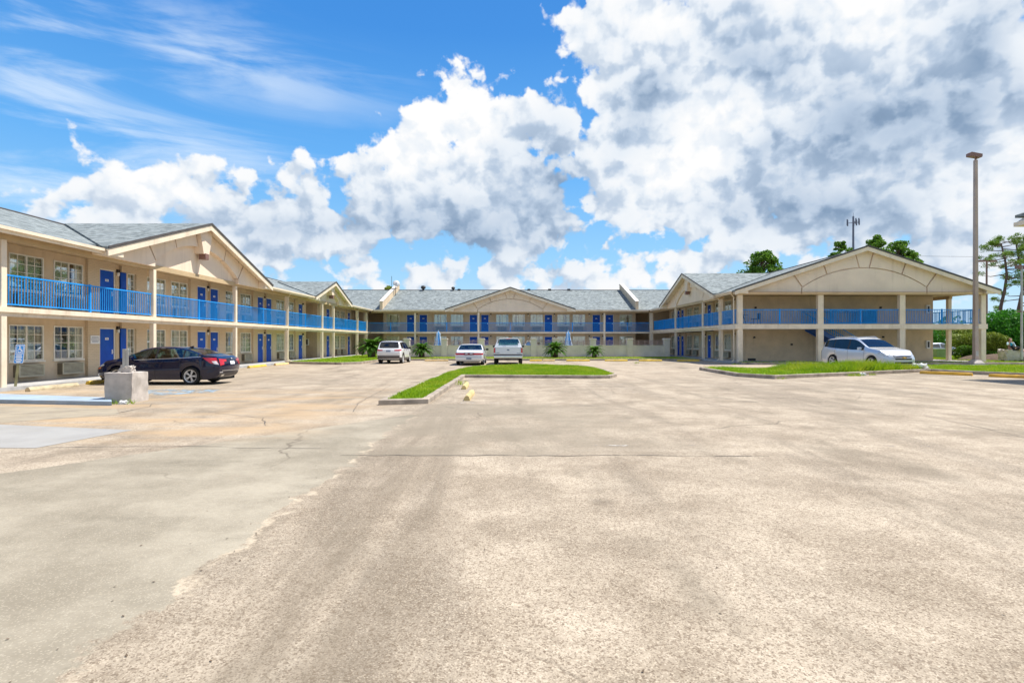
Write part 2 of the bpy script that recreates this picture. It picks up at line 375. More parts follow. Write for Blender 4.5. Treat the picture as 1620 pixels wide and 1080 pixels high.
def m_brick(name, col, mort):
    k = NT(name); p = k.co()
    b = k.node('ShaderNodeTexBrick'); s3 = k.node('ShaderNodeSeparateXYZ'); k.L.new(p, s3.inputs[0])
    cx = k.node('ShaderNodeCombineXYZ'); k.L.new(k.math('ADD', s3.outputs[0], s3.outputs[1]), cx.inputs[0]); k.L.new(s3.outputs[2], cx.inputs[1]); k.L.new(cx.outputs[0], b.inputs['Vector'])
    b.inputs['Scale'].default_value = 1.0; b.inputs['Brick Width'].default_value = 0.21; b.inputs['Row Height'].default_value = 0.072; b.inputs['Mortar Size'].default_value = 0.006
    b.inputs['Color1'].default_value = (*col, 1); b.inputs['Color2'].default_value = (*[c * 0.93 for c in col], 1); b.inputs['Mortar'].default_value = (*mort, 1)
    n = k.noise(p, 0.7, 5.0, 0.6)
    c = k.mix(k.math('MULTIPLY', k.step(n, 0.45, 0.7), 0.3), b.outputs['Color'], tuple(c * 0.8 for c in col))
    k.bump(b.outputs['Fac'], -0.4, 0.008)
    return k.set(c, 0.75, spec=0.3)
M_BRICK = m_brick('painted_brick', (0.66, 0.525, 0.36), (0.50, 0.40, 0.27))
M_STUCCO = worn('stucco', (0.64, 0.50, 0.335), 0.85, 0.08, 1.2, 0.25, dirt=(0.42, 0.33, 0.22), amount=0.4, streak=0.5)
M_GABLE = worn('gable_stucco', (0.78, 0.64, 0.495), 0.85, 0.05, 0.8, 0.2, dirt=(0.64, 0.51, 0.41), amount=0.3, streak=0.4)
M_CREAM = worn('cream_paint', (0.78, 0.66, 0.50), 0.6, 0.07, 1.5, 0.05, dirt=(0.46, 0.37, 0.27), amount=0.35, streak=0.5)
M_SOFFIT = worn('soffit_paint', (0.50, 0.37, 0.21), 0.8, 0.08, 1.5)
M_WALK = worn('walkway_concrete', (0.40, 0.40, 0.39), 0.85, 0.15, 2.0, 0.2, dirt=(0.24, 0.23, 0.22))
M_BLUE = worn('blue_railing_paint', (0.014, 0.285, 0.75), 0.5, 0.12, 2.0, spec=0.3)
M_DOOR = worn('blue_door_paint', (0.003, 0.075, 0.46), 0.5, 0.14, 1.0, spec=0.25, dirt=(0.02, 0.13, 0.50), amount=0.6)
M_FRAME = worn('window_frame_paint', (0.74, 0.70, 0.60), 0.5, 0.06, 3.0)
M_PLATE = worn('white_plate', (0.80, 0.80, 0.80), 0.5, 0.03)
M_INK = worn('sign_ink', (0.16, 0.20, 0.28), 0.6, 0.1)
M_AC = worn('air_conditioner_grille', (0.50, 0.46, 0.33), 0.6, 0.1, 4.0)
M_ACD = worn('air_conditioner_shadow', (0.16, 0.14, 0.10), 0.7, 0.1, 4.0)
M_DARK = worn('dark_metal', (0.025, 0.022, 0.02), 0.5, 0.2)
M_BRONZE = worn('bronze_metal', (0.20, 0.105, 0.08), 0.45, 0.15)
M_STEEL = worn('galvanised_steel', (0.42, 0.41, 0.38), 0.45, 0.12, 2.0, metal=0.4, dirt=(0.28, 0.25, 0.2))
M_POLE = worn('pole_paint', (0.40, 0.30, 0.245), 0.55, 0.1, 1.0, dirt=(0.50, 0.46, 0.38))
def m_shingle():
    k = NT('asphalt_shingle'); p = k.co(); n = k.noise(p, 1.1, 5.0, 0.62)
    v = k.node('ShaderNodeTexVoronoi'); k.L.new(k.mapping(p, (4.2, 4.2, 13.0)), v.inputs['Vector']); v.inputs['Scale'].default_value = 1.0
    cs = k.node('ShaderNodeSeparateColor'); k.L.new(v.outputs['Color'], cs.inputs[0])
    c = k.mix(k.step(cs.outputs[0], 0.1, 0.9), (0.125, 0.143, 0.142), (0.275, 0.305, 0.30))
    c = k.mix(k.math('MULTIPLY', k.step(n, 0.35, 0.7), 0.45), c, (0.20, 0.23, 0.235))
    c = k.mix(k.math('MULTIPLY', k.step(k.noise(k.mapping(p, (0.35, 0.35, 1.5)), 1.0, 5.0, 0.6), 0.5, 0.72), 0.35), c, (0.34, 0.37, 0.36))
    s3 = k.node('ShaderNodeSeparateXYZ'); k.L.new(p, s3.inputs[0])
    row = k.math('FRACT', k.math('MULTIPLY', s3.outputs[2], 21.0))
    c = k.mix(k.math('MULTIPLY', k.step(row, 0.18, 0.0), 0.5), c, (0.06, 0.065, 0.07))
    k.bump(k.math('ADD', row, k.noise(p, 30, 3)), 0.5, 0.01)
    return k.set(c, 0.92, spec=0.2)
M_ROOF = m_shingle()
M_RIDGE = worn('roof_edge_metal', (0.075, 0.065, 0.06), 0.6, 0.2)
def m_glass(name, tint, refl=0.55, f0=0.10):
    k = NT(name)
    tr = k.node('ShaderNodeBsdfTransparent'); tr.inputs[0].default_value = (*tint, 1)
    gl = k.node('ShaderNodeBsdfGlossy'); gl.inputs['Roughness'].default_value = 0.015; gl.inputs[0].default_value = (0.95, 0.97, 1, 1)
    lw = k.node('ShaderNodeLayerWeight'); lw.inputs['Blend'].default_value = 0.25
    f = k.math('MULTIPLY_ADD', lw.outputs['Fresnel'], refl, f0, clamp=True)
    mx = k.node('ShaderNodeMixShader'); k.L.new(f, mx.inputs[0]); k.L.new(tr.outputs[0], mx.inputs[1]); k.L.new(gl.outputs[0], mx.inputs[2])
    k.L.new(mx.outputs[0], k.out.inputs[0]); return k.m
M_GLASS = m_glass('window_glass', (0.95, 0.98, 0.96), 0.5, 0.12)
M_CARGLASS = m_glass('car_glass', (0.42, 0.60, 0.56), 0.8)
M_DARKGLASS = m_glass('tinted_car_glass', (0.04, 0.05, 0.07), 0.6, 0.06)
M_CURTAIN = worn('curtain_fabric', (0.86, 0.83, 0.66), 0.9, 0.08, 2.0)
M_ROOM = worn('dark_room', (0.06, 0.055, 0.05), 0.9, 0.1)
M_CONC = worn('rough_concrete', (0.48, 0.43, 0.38), 0.9, 0.16, 3.0, 0.6, dirt=(0.20, 0.165, 0.13), amount=0.6)
M_SLAB = worn('pale_concrete', (0.32, 0.312, 0.29), 0.9, 0.08, 1.2, 0.3, dirt=(0.30, 0.285, 0.255))
M_KERB = worn('kerb_concrete', (0.36, 0.30, 0.235), 0.9, 0.25, 2.5, 0.6, dirt=(0.13, 0.10, 0.075), amount=0.85)
M_YELLOW = worn('worn_yellow_paint', (0.68, 0.45, 0.045), 0.7, 0.15, 3.0, 0.3, dirt=(0.55, 0.40, 0.18), amount=0.6)
M_PALEY = worn('bleached_yellow_paint', (0.56, 0.43, 0.19), 0.8, 0.15, 3.0, 0.4, dirt=(0.36, 0.29, 0.20), amount=0.8)
M_ORANGE = worn('orange_yellow_paint', (0.66, 0.36, 0.03), 0.7, 0.15, 3.0, 0.3, dirt=(0.30, 0.19, 0.06), amount=0.6)
M_POOLW = worn('painted_block', (0.64, 0.59, 0.52), 0.9, 0.08, 1.0, 0.4, dirt=(0.40, 0.39, 0.29), amount=0.4, streak=0.4)
M_CAP = worn('pale_cap', (0.66, 0.60, 0.53), 0.8, 0.1, 2.0)
M_PINK = worn('faded_rail_paint', (0.42, 0.29, 0.27), 0.6, 0.15)
M_WHITE = worn('white_plastic', (0.80, 0.80, 0.78), 0.5, 0.04)
M_HBLUE = worn('handicap_blue', (0.02, 0.22, 0.62), 0.4, 0.06)
M_PBLUE = worn('pale_blue_concrete', (0.30, 0.38, 0.46), 0.85, 0.12, 1.5, 0.3, dirt=(0.32, 0.31, 0.28))
M_WOOD = worn('weathered_wood', (0.20, 0.19, 0.10), 0.85, 0.25, 4.0, 0.3)
M_SOIL = worn('mulch', (0.10, 0.065, 0.04), 0.95, 0.3, 4.0, 0.6)
M_BARK = worn('bark', (0.11, 0.075, 0.055), 0.95, 0.3, 3.0, 0.6)
def m_leaf(name, a, b, c=None, trans=0.25):
    k = NT(name); g = k.node('ShaderNodeNewGeometry')
    col = k.mix(g.outputs['Random Per Island'], a, b)
    if c: col = k.mix(k.math('MULTIPLY', k.step(k.noise(g.outputs['Position'], 0.9, 3.0), 0.45, 0.62), 0.8), col, c)
    k.set(col, 0.6, spec=0.3)
    tl = k.node('ShaderNodeBsdfTranslucent'); k.L.new(col, tl.inputs[0])
    mx = k.node('ShaderNodeMixShader'); mx.inputs[0].default_value = trans
    k.L.new(k.b.outputs[0], mx.inputs[1]); k.L.new(tl.outputs[0], mx.inputs[2]); k.L.new(mx.outputs[0], k.out.inputs[0]); return k.m
M_GRASS = m_leaf('grass_blades', (0.15, 0.28, 0.006), (0.34, 0.48, 0.012), (0.40, 0.46, 0.03), 0.35)
M_LAWN = worn('lawn_soil', (0.20, 0.32, 0.012), 0.95, 0.35, 1.2, 0.5, dirt=(0.23, 0.27, 0.05), amount=0.6)
M_DRY = worn('dry_lawn', (0.24, 0.26, 0.045), 0.95, 0.3, 1.5, 0.5, dirt=(0.30, 0.25, 0.09), amount=0.6)
M_TREE = m_leaf('tree_leaves', (0.06, 0.16, 0.015), (0.16, 0.30, 0.025), None, 0.4)
M_PINE = m_leaf('pine_needles', (0.08, 0.18, 0.015), (0.22, 0.34, 0.035))
M_BUSH = m_leaf('bush_leaves', (0.03, 0.14, 0.01), (0.09, 0.32, 0.02))
M_LIME = m_leaf('lime_hedge_leaves', (0.13, 0.20, 0.015), (0.28, 0.33, 0.04))
M_PALM = m_leaf('palm_leaves', (0.05, 0.15, 0.012), (0.15, 0.30, 0.03))
# ------------------------------------------------------------------ setting: ground, walks, kerbs, lawns
def ground_sheet():
    me = bpy.data.meshes.new('parking_lot'); S = 1500
    me.from_pydata([(-S, -S, 0), (S, -S, 0), (S, S, 0), (-S, S, 0)], [], [(0, 1, 2, 3)]); me.materials.append(MG)
    tag(link('parking_lot', me), kind='structure')
ground_sheet()
fan([(-60, 8.35), (-7.15, 8.35), (-6.85, 10.05), (-10.0, 10.75), (-60, 11.2)], 0.004, 'concrete_pad', M_SLAB)
fan([(-17, 10.9), (-10.1, 10.9), (-8.6, 12.2), (-9.4, 13.2), (-13, 13.9), (-17, 14.8)], 0.003, 'old_concrete_pad', worn('tan_concrete', (0.33, 0.28, 0.20), 0.9, 0.12, 1.5, 0.3, dirt=(0.2, 0.175, 0.145)))
def m_worn_paint(name, col, thr):
    k = NT(name); n = k.noise(k.wpos(), 2.6, 6.0, 0.7)
    k.set(col, 0.7)
    t = k.node('ShaderNodeBsdfTransparent'); mx = k.node('ShaderNodeMixShader')
    k.L.new(k.step(n, thr, thr + 0.12), mx.inputs[0]); k.L.new(t.outputs[0], mx.inputs[1]); k.L.new(k.b.outputs[0], mx.inputs[2])
    k.L.new(mx.outputs[0], k.out.inputs[0]); return k.m
fan([(-11.9, 18.6), (-9.7, 18.5), (-9.4, 17.4), (-10.4, 16.6), (-12.0, 17.1)], 0.005, 'painted_blue_patch', m_worn_paint('worn_blue_paint', (0.26, 0.35, 0.41), 0.45))
mw = m_worn_paint('worn_white_paint', (0.52, 0.48, 0.42), 0.54)
for (x0, y0, x1, y1, w) in ((-1.9, 14.5, 3.4, 14.5, .10), (-1.6, 17.6, 4.0, 17.55, .10), (-1.6, 20.8, 4.2, 20.7, .10), (0.8, 11.2, 4.2, 11.1, .08), (1.2, 8.55, 6.4, 8.5, .09), (14.0, 21.8, 20.6, 22.4, .10), (13, 19.0, 20, 19.5, .1), (-10.9, 33.0, -14.6, 33.0, .1), (-10.9, 36.3, -14.6, 36.3, .1)):
    d = Vector((x1 - x0, y1 - y0)).normalized(); n = Vector((-d.y, d.x)) * w / 2
    fan([(x0 - n.x, y0 - n.y), (x1 - n.x, y1 - n.y), (x1 + n.x, y1 + n.y), (x0 + n.x, y0 + n.y)], 0.004, 'stall_line', mw)
def joints():
    mb = MB(); rnd = random.Random(3)
    L = [[(-2.4, 7.82), (0.2, 7.8), (1.5, 7.8), (3.6, 7.76)], [(-7.0, 8.4), (-4.65, 8.5), (-3.9, 8.35), (-2.6, 8.3)], [(-9.5, 13.2), (-11.4, 11.9), (-14, 11.2)], [(-8.8, 12.4), (-8.9, 13.6), (-9.2, 14.2)],
         [(6.2, 18.3), (8.3, 18.2)], [(8.9, 18.4), (9.6, 18.9), (10.4, 18.4)], [(8.9, 12.0), (8.8, 10.8), (8.5, 9.2)], [(10.5, 21.6), (12.0, 19.6), (12.6, 18.4)], [(0.4, 23.2), (0.8, 21.6), (1.0, 20.8)],
         [(-6.6, 12.4), (-5.2, 11.6), (-4.7, 10.6)], [(-4.4, 20.1), (-4.0, 14.5), (-3.6, 12.6)], [(-6.3, 30), (-5.6, 27.5), (-5.4, 26)]]
    for pl in L:
        pts = []
        for i in range(len(pl) - 1):
            a, b = Vector(pl[i]), Vector(pl[i + 1]); k = max(2, int((b - a).length / 0.25))
            pts += [a.lerp(b, j / k) + Vector((rnd.uniform(-.025, .025), rnd.uniform(-.035, .035))) for j in range(k)]
        pts.append(Vector(pl[-1]))
        for i in range(len(pts) - 1):
            d = (pts[i + 1] - pts[i]).normalized(); n = Vector((-d.y, d.x)) * rnd.uniform(.003, .012)
            a, b = pts[i], pts[i + 1]
            mb.add([(a.x - n.x, a.y - n.y, .005), (b.x - n.x, b.y - n.y, .005), (b.x + n.x, b.y + n.y, .005), (a.x + n.x, a.y + n.y, .005)], [(0, 1, 2, 3)])
    tag(mb.obj('pavement_joints', worn('tar_joint', (0.10, 0.085, 0.07), 0.9, 0.3), fix=False), kind='structure')
joints()
def raised(poly, h, w, name, mk, mtop, curved=0, skip=None):
    """a kerbed bed: kerb ring of width w and a fill sheet inside"""
    n = len(poly); c = Vector((sum(p[0] for p in poly) / n, sum(p[1] for p in poly) / n))
    area = sum(poly[i][0] * poly[(i + 1) % n][1] - poly[(i + 1) % n][0] * poly[i][1] for i in range(n))
    if area < 0: poly = poly[::-1]
    inner = []
    for i in range(n):
        a, b, d = Vector(poly[i - 1]), Vector(poly[i]), Vector(poly[(i + 1) % n])
        e1, e2 = (b - a).normalized(), (d - b).normalized(); n1, n2 = Vector((-e1.y, e1.x)), Vector((-e2.y, e2.x))
        m = (n1 + n2); m = m / max(0.35, m.length_squared / 2)
        inner.append((b.x + m.x * w, b.y + m.y * w))
    mb = MB()
    for i in range(n):
        j = (i + 1) % n; p, q, r, s = poly[i], poly[j], inner[j], inner[i]
        mb.add([(*p, 0), (*q, 0), (*q, h - .02), (*p, h - .02)], [(0, 1, 2, 3)])
        pi = (p[0] * .9 + s[0] * .1, p[1] * .9 + s[1] * .1); qi = (q[0] * .9 + r[0] * .1, q[1] * .9 + r[1] * .1)
        mb.add([(*p, h - .02), (*q, h - .02), (*qi, h), (*pi, h)], [(0, 1, 2, 3)])
        mb.add([(*pi, h), (*qi, h), (*r, h), (*s, h)], [(0, 1, 2, 3)])
        mb.add([(*s, h), (*r, h), (*r, 0), (*s, 0)], [(0, 1, 2, 3)])
    tag(mb.obj('kerb', mk, fix=False), kind='structure')
    fan(inner, h - 0.03, name, mtop)
    return inner
ISL = [(-3.35, 13.95), (-2.15, 14.3), (-2.08, 24.55), (3.6, 24.0), (4.25, 24.1), (4.75, 25.2), (4.9, 28.5), (4.6, 32.6), (2.3, 36.0), (-1.0, 35.0), (-2.5, 33.2), (-3.2, 27.5), (-3.35, 20.4)]
isl_in = raised(ISL, 0.135, 0.17, 'lawn', M_KERB, M_LAWN)
ISR = [(10.5, 31.2), (10.25, 25.4), (11.2, 23.7), (15.0, 25.6), (18.3, 27.4), (22.0, 29.2), (22.4, 27.2), (23.2, 25.7), (26, 21), (48, 21), (48, 34.4), (24.5, 33.8), (23.4, 30.8), (21.0, 29.8), (18.0, 29.7), (14.5, 30.4)]
isr_in = raised(ISR, 0.16, 0.17, 'lawn', M_KERB, M_LAWN)
LGR = [(-16.3, 40.0), (-11.7, 38.2), (-10.7, 39.6), (-10.5, 46.0), (-10.2, 53.7), (-10.2, 62.0), (-16.1, 62.0)]
lgr_in = raised(LGR, 0.16, 0.15, 'lawn', M_KERB, M_LAWN)
BGR = [(-10.4, 46.6), (12.6, 46.6), (15.9, 46.6), (15.9, 53.6), (-10.0, 53.6)]
bgr_in = raised(BGR, 0.15, 0.15, 'lawn', M_KERB, M_DRY)
EGR = [(15.9, 38.6), (17.0, 38.2), (40.0, 38.6), (52, 40.5), (52, 60), (34.9, 60), (34.9, 39.8), (15.9, 39.8)]
egr_in = raised(EGR, 0.15, 0.15, 'lawn', M_KERB, M_LAWN)
fan([(18.2, 38.3), (20.4, 38.3), (20.4, 40.0), (18.2, 40.0)], 0.156, 'path', M_SLAB)
fan([(23.2, 34.9), (48, 35.2), (48, 38.2), (30, 38.3), (25, 37.4)], 0.006, 'pavement', M_SLAB)
mb = MB(); pp = [(-18.5, 17.0), (-14.7, 16.0), (-10.75, 14.9), (-10.0, 13.9), (-13, 14.35), (-18.5, 15.2)]
mb.prism([(x, y, 0) for x, y in pp], (0, 0, 0.10)); tag(mb.obj('ramp_pad', M_PBLUE), kind='structure')
# grass blades
def in_poly(P, x, y):
    c = np.zeros(len(x), bool); n = len(P)
    for i in range(n):
        x0, y0 = P[i]; x1, y1 = P[(i + 1) % n]
        k = ((y0 > y) != (y1 > y)) & (x < (x1 - x0) * (y - y0) / (y1 - y0 + 1e-12) + x0); c ^= k
    return c
def grass(polys, dens, h, wd, z, name, seed, hfun=None):
    rg = np.random.default_rng(seed); V = []
    for P in polys:
        xs = [p[0] for p in P]; ys = [p[1] for p in P]; n = int((max(xs) - min(xs)) * (max(ys) - min(ys)) * dens)
        x = rg.uniform(min(xs), max(xs), n); y = rg.uniform(min(ys), max(ys), n); m = in_poly(P, x, y); x, y = x[m], y[m]
        a = rg.uniform(0, 6.283, len(x)); hh = h * rg.uniform(.5, 1.3, len(x)) * (1 + .35 * np.sin(x * 1.7 + 1.3 * np.sin(y * .9)) * np.sin(y * 1.3))
        if hfun is not None: hh = hh * hfun(x, y)
        lx, ly = rg.normal(0, .5, len(x)) * hh, rg.normal(0, .5, len(x)) * hh
        ca, sa = np.cos(a) * wd / 2, np.sin(a) * wd / 2
        zz = np.full(len(x), z)
        V.append(np.stack([np.stack([x - ca, y - sa, zz], 1), np.stack([x + ca, y + sa, zz], 1), np.stack([x + lx, y + ly, zz + hh], 1)], 1))
    V = np.concatenate(V); n = len(V); me = bpy.data.meshes.new(name)
    me.vertices.add(3 * n); me.vertices.foreach_set('co', V.reshape(-1)); me.loops.add(3 * n); me.loops.foreach_set('vertex_index', np.arange(3 * n))
    me.polygons.add(n); me.polygons.foreach_set('loop_start', np.arange(0, 3 * n, 3)); me.polygons.foreach_set('loop_total', np.full(n, 3))
    me.materials.append(M_GRASS); me.update(); me.validate()
    tag(link(name, me), kind='stuff')
grass([isl_in], 900, .085, .022, .105, 'grass', 1)
tall = [(10.7, 30.6), (11.5, 24.6), (15, 26.0), (18.3, 27.8), (21.8, 29.4), (18, 29.6), (14.5, 30.2)]
grass([isr_in], 330, .10, .03, .13, 'grass', 2)
grass([[(14.0, 25.6), (16.0, 26.4), (19.0, 28.0), (22.0, 29.4), (18.0, 29.65), (14.5, 30.2), (13, 29.5)]], 700, .40, .035, .13, 'grass', 3, lambda x, y: np.clip((x - 12.5) / 3.5, .3, 1.0) * np.where(x > 20, .7, 1))
grass([lgr_in, egr_in], 130, .09, .045, .12, 'grass', 4)
grass([bgr_in], 60, .06, .045, .12, 'grass', 5)
def tufts():
    rg = np.random.default_rng(9); P = []
    for (cx, cy, r) in ((-10.2, 14.25, .22), (-9.8, 14.3, .15), (-10.5, 14.35, .12), (15.8, 25.75, .35), (16.2, 25.95, .25), (17.1, 26.4, .2), (11.5, 23.7, .2), (-1.95, 21.6, .25), (-1.9, 20.6, .2), (9.0, 40.2, .2), (15.4, 38.4, .3)):
        P.append([(cx + r * math.cos(t), cy + r * .6 * math.sin(t)) for t in np.linspace(0, 6.1, 9)])
    grass(P, 420, .13, .02, 0.0, 'weeds', 10)
tufts()
# ------------------------------------------------------------------ motel
LEFT = lambda u, v, z: (-18.0 + v, u, z)
RIGHT = lambda u, v, z: (17.8 - v, u, z)
BACK = lambda u, v, z: (u, 65.6 - v, z)
END = lambda u, v, z: (u, 43.2 - v, z)
FAR = lambda u, v, z: (32.7 + v, u, z)
ROT = {id(LEFT): R(90), id(RIGHT): R(-90), id(BACK): 0.0, id(END): 0.0, id(FAR): R(90)}
def frame_mb(w, h, t, d, cols, rows, mid=True):
    mb = MB(); x = w / 2
    mb.box(-x, -x + t, -d, .03, 0, h); mb.box(x - t, x, -d, .03, 0, h); mb.box(-x + t, x - t, -d, .03, 0, t); mb.box(-x + t, x - t, -d, .03, h - t, h)
    if mid: mb.box(-.03, .03, -d + .008, .03, t, h - t)
    halves = ((-x + t, -.03), (.03, x - t)) if mid else ((-x + t, x - t),)
    for a, b in halves:
        for c in range(1, cols): q = a + (b - a) * c / cols; mb.box(q - .011, q + .011, -.005, .018, t, h - t)
        for r in range(1, rows): q = t + (h - 2 * t) * r / rows; mb.box(a, b, -.009, .014, q - .011, q + .011)
    mb.box(-x - .04, x + .04, -d - .04, -.002, -.06, -.002)
    return mb
ME_FRAME = frame_mb(1.5, 1.34, .05, .03, 2, 4).mesh('window_frame', M_FRAME)
mb = MB(); mb.box(-.70, .70, .005, .011, .05, 1.29); ME_PANE = mb.mesh('window', M_GLASS)
def curtain_mesh(spans):
    mb = MB()
    for a, b in spans:
        n = max(6, int((b - a) / .018)); rows = []
        for z in (0.03, .65, 1.31):
            rows.append([(a + (b - a) * i / n, .11 + .028 * math.sin((a + (b - a) * i / n) * 62 + (z * .6)) + .012 * math.sin(i * 1.7), z) for i in range(n + 1)])
        mb.grid(rows)
    return mb.mesh('curtain', M_CURTAIN, smooth=True, fix=False)
CURT = [curtain_mesh(s) for s in ([(-.72, -.36), (-.22, .50), (.62, .72)], [(-.72, .40), (.43, .72)], [(-.72, .12), (.36, .72)], [(-.72, .68)], [(.10, .72)], [(-.72, .05), (.5, .72)])]
mb = MB(); mb.box(-.43, .43, -.0, .05, 0.01, 2.03); mb.box(-.34, .34, -.006, -.0005, .12, .95); mb.box(-.34, .34, -.006, -.0005, 1.08, 1.93)
ME_DOOR = mb.mesh('door', M_DOOR)
mb = MB(); mb.box(-.10, .10, -.018, -.007, 1.55, 1.65, 0)
for k in range(3): mb.box(-.055 + k * .042, -.028 + k * .042, -.0195, -.0185, 1.578, 1.622, 1)
ME_NUM = mb.mesh('number_plate', [M_PLATE, M_INK])
mb = MB(); mb.box(.31, .37, -.014, -.001, .92, 1.12); mb.tube([(.34, -.01, 1.0), (.34, -.06, 1.0), (.26, -.065, 1.0)], .012, 6); ME_HANDLE = mb.mesh('door_handle', M_PLATE)
mb = MB(); mb.box(-.49, -.432, -.03, .05, .0, 2.09); mb.box(.432, .49, -.03, .05, .0, 2.09); mb.box(-.432, .432, -.03, .05, 2.032, 2.09); ME_DFRAME = mb.mesh('door_frame', M_FRAME)
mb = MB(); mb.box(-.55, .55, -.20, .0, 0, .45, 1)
for k in range(8): z = .045 + k * .047; mb.box(-.50, .50, -.226, -.2005, z, z + .024, 0)
mb.box(-.55, -.505, -.228, -.2005, 0, .45); mb.box(.505, .55, -.228, -.2005, 0, .45); mb.box(-.504, .504, -.228, -.2005, 0, .04); mb.box(-.504, .504, -.228, -.2005, .425, .45)
ME_AC = mb.mesh('air_conditioner', [M_AC, M_ACD])
mb = MB(); mb.box(-.07, .07, -.10, 0, .10, .24); ME_LAMP = mb.mesh('wall_lamp', M_DARK, bevel=.015)
mb = MB(); mb.lathe([(.0, -.06), (.05, -.05), (.062, .02), (.05, .099)], 10, 0, 'z', (0, -.055, 0)); ME_LGLASS = mb.mesh('lamp_glass', M_WHITE, smooth=True)
def put(me, name, wing, T, u, v, z, parent=None):
    return link(name, me, wing, T(u, v, z), ROT[id(T)]) if parent is None else link(name, me, parent)
cnt = [0]
def add_window(wing, T, u, zf, var=None):
    w = put(ME_PANE, 'window', wing, T, u, -.12, zf + .76); cnt[0] += 1
    link('window_frame', ME_FRAME, w); link('curtain', CURT[(cnt[0] * 7 + int(u * 3)) % 4 if var is None else var], w)
    put(ME_AC, 'air_conditioner', wing, T, u, -.118, zf + .17)
def add_door(wing, T, u, zf):
    d = put(ME_DOOR, 'door', wing, T, u, -.06, zf)
    link('number_plate', ME_NUM, d); link('door_handle', ME_HANDLE, d); link('door_frame', ME_DFRAME, d)
def add_lamp(wing, T, u, zf, v=-.0):
    l = put(ME_LAMP, 'wall_lamp', wing, T, u, v, zf + 1.93); link('lamp_glass', ME_LGLASS, l)
def wall_run(wing, T, segs, zf, zt):
    bk, rc = MB(), MB(); last = None; end = -999
    for s in segs:
        u0, u1, k = s[:3]
        if (k in 'wr') != last or abs(u0 - end) > .01:      # a new stretch of wall begins
            if bk.v: bk.obj('wall', M_BRICK, wing)
            if rc.v: rc.obj('recessed_wall', M_STUCCO, wing)
            bk, rc = MB(), MB()
        last = k in 'wr'; end = u1
        if k == 'b': bk.box(u0, u1, -.30, 0, zf, zt, 0, T)
        elif k == 'r': rc.box(u0, u1, -.37, -.12, zf, zt, 0, T)
        elif k == 'w':
            c = s[3] if len(s) > 3 and s[3] is not None else (u0 + u1) / 2
            z0, z1 = zf + .76, zf + 2.10
            rc.box(u0, u1, -.37, -.12, zf, z0, 0, T); rc.box(u0, u1, -.37, -.12, z1, zt, 0, T)
            rc.box(u0, c - .75, -.37, -.12, z0, z1, 0, T); rc.box(c + .75, u1, -.37, -.12, z0, z1, 0, T)
            add_window(wing, T, c, zf, s[4] if len(s) > 4 else None)
        elif k == 'd':
            c = (u0 + u1) / 2
            bk.box(u0, u1, -.30, 0, zf + 2.09, zt, 0, T); bk.box(u0, c - .49, -.30, 0, zf, zf + 2.09, 0, T); bk.box(c + .49, u1, -.30, 0, zf, zf + 2.09, 0, T)
            add_door(wing, T, c, zf)
        elif k == 's':           # slim door leaf with a glazed sidelight
            c = (u0 + u1) / 2; bk.box(u0, u1, -.30, 0, zf + 2.09, zt, 0, T); bk.box(u0 + .40, u0 + .50, -.30, -.08, zf, zf + 2.09, 0, T)
            mb = MB(); mb.box(u0 + .04, u0 + .40, -.12, -.07, zf + .01, zf + 2.07, 0, T); d = mb.obj('door', M_DOOR, wing)
            bk.box(u0 + .5, u1, -.30, -.12, zf, zf + .6, 0, T)
            w = put(ME_SIDE[0], 'window', wing, T, (u0 + .5 + u1) / 2, -.12, zf + .6); link('window_frame', ME_SIDE[1], w); link('curtain', ME_SIDE[2], w)
    if bk.v: bk.obj('wall', M_BRICK, wing)
    if rc.v: rc.obj('recessed_wall', M_STUCCO, wing)
mb = MB(); mb.box(-.24, .24, .005, .011, .05, 1.44)
ME_SIDE = [mb.mesh('window', M_GLASS), frame_mb(.5, 1.49, .04, .03, 2, 5, False).mesh('window_frame', M_FRAME)]
mb = MB(); mb.box(-.23, .12, .08, .09, .05, 1.44); ME_SIDE.append(mb.mesh('curtain', M_CURTAIN))
def railing(wing, T, u0, u1, v, zf, posts=True, sp=.118, name='railing', h=1.07):
    mb = MB(); mb.box(u0, u1, v - .03, v + .03, zf + h - .05, zf + h, 0, T); mb.box(u0, u1, v - .02, v + .02, zf + .08, zf + .12, 0, T)
    n = max(1, round((u1 - u0) / sp))
    for i in range(n):
        q = u0 + (u1 - u0) * (i + .5) / n; mb.box(q - .012, q + .012, v - .012, v + .012, zf + .12, zf + h - .05, 0, T)
    if posts and u1 - u0 > 3.6:
        q = (u0 + u1) / 2; mb.box(q - .035, q + .035, v - .036, v + .036, zf, zf + h + .03, 0, T)
    return mb.obj(name, M_BLUE, wing, fix=True)
def column(wing, T, u, v, z0, z1, wd, wv=None):
    mb = MB(); wv = wv or wd; mb.box(u - wd / 2, u + wd / 2, v - wv / 2, v + wv / 2, z0, z1, 0, T); return mb.obj('column', M_CREAM, wing, bevel=.012)
def downspout(wing, T, u, v, z1, kick=.25):
    mb = MB(); P = [(u, v + .35, z1), (u, v + .16, z1 - .25), (u, v + .14, .45), (u, v + .16, .25), (u, v + kick + .2, .12)]
    mb.tube([T(*p) for p in P], .04, 6); return mb.obj('downspout', M_CREAM, wing)
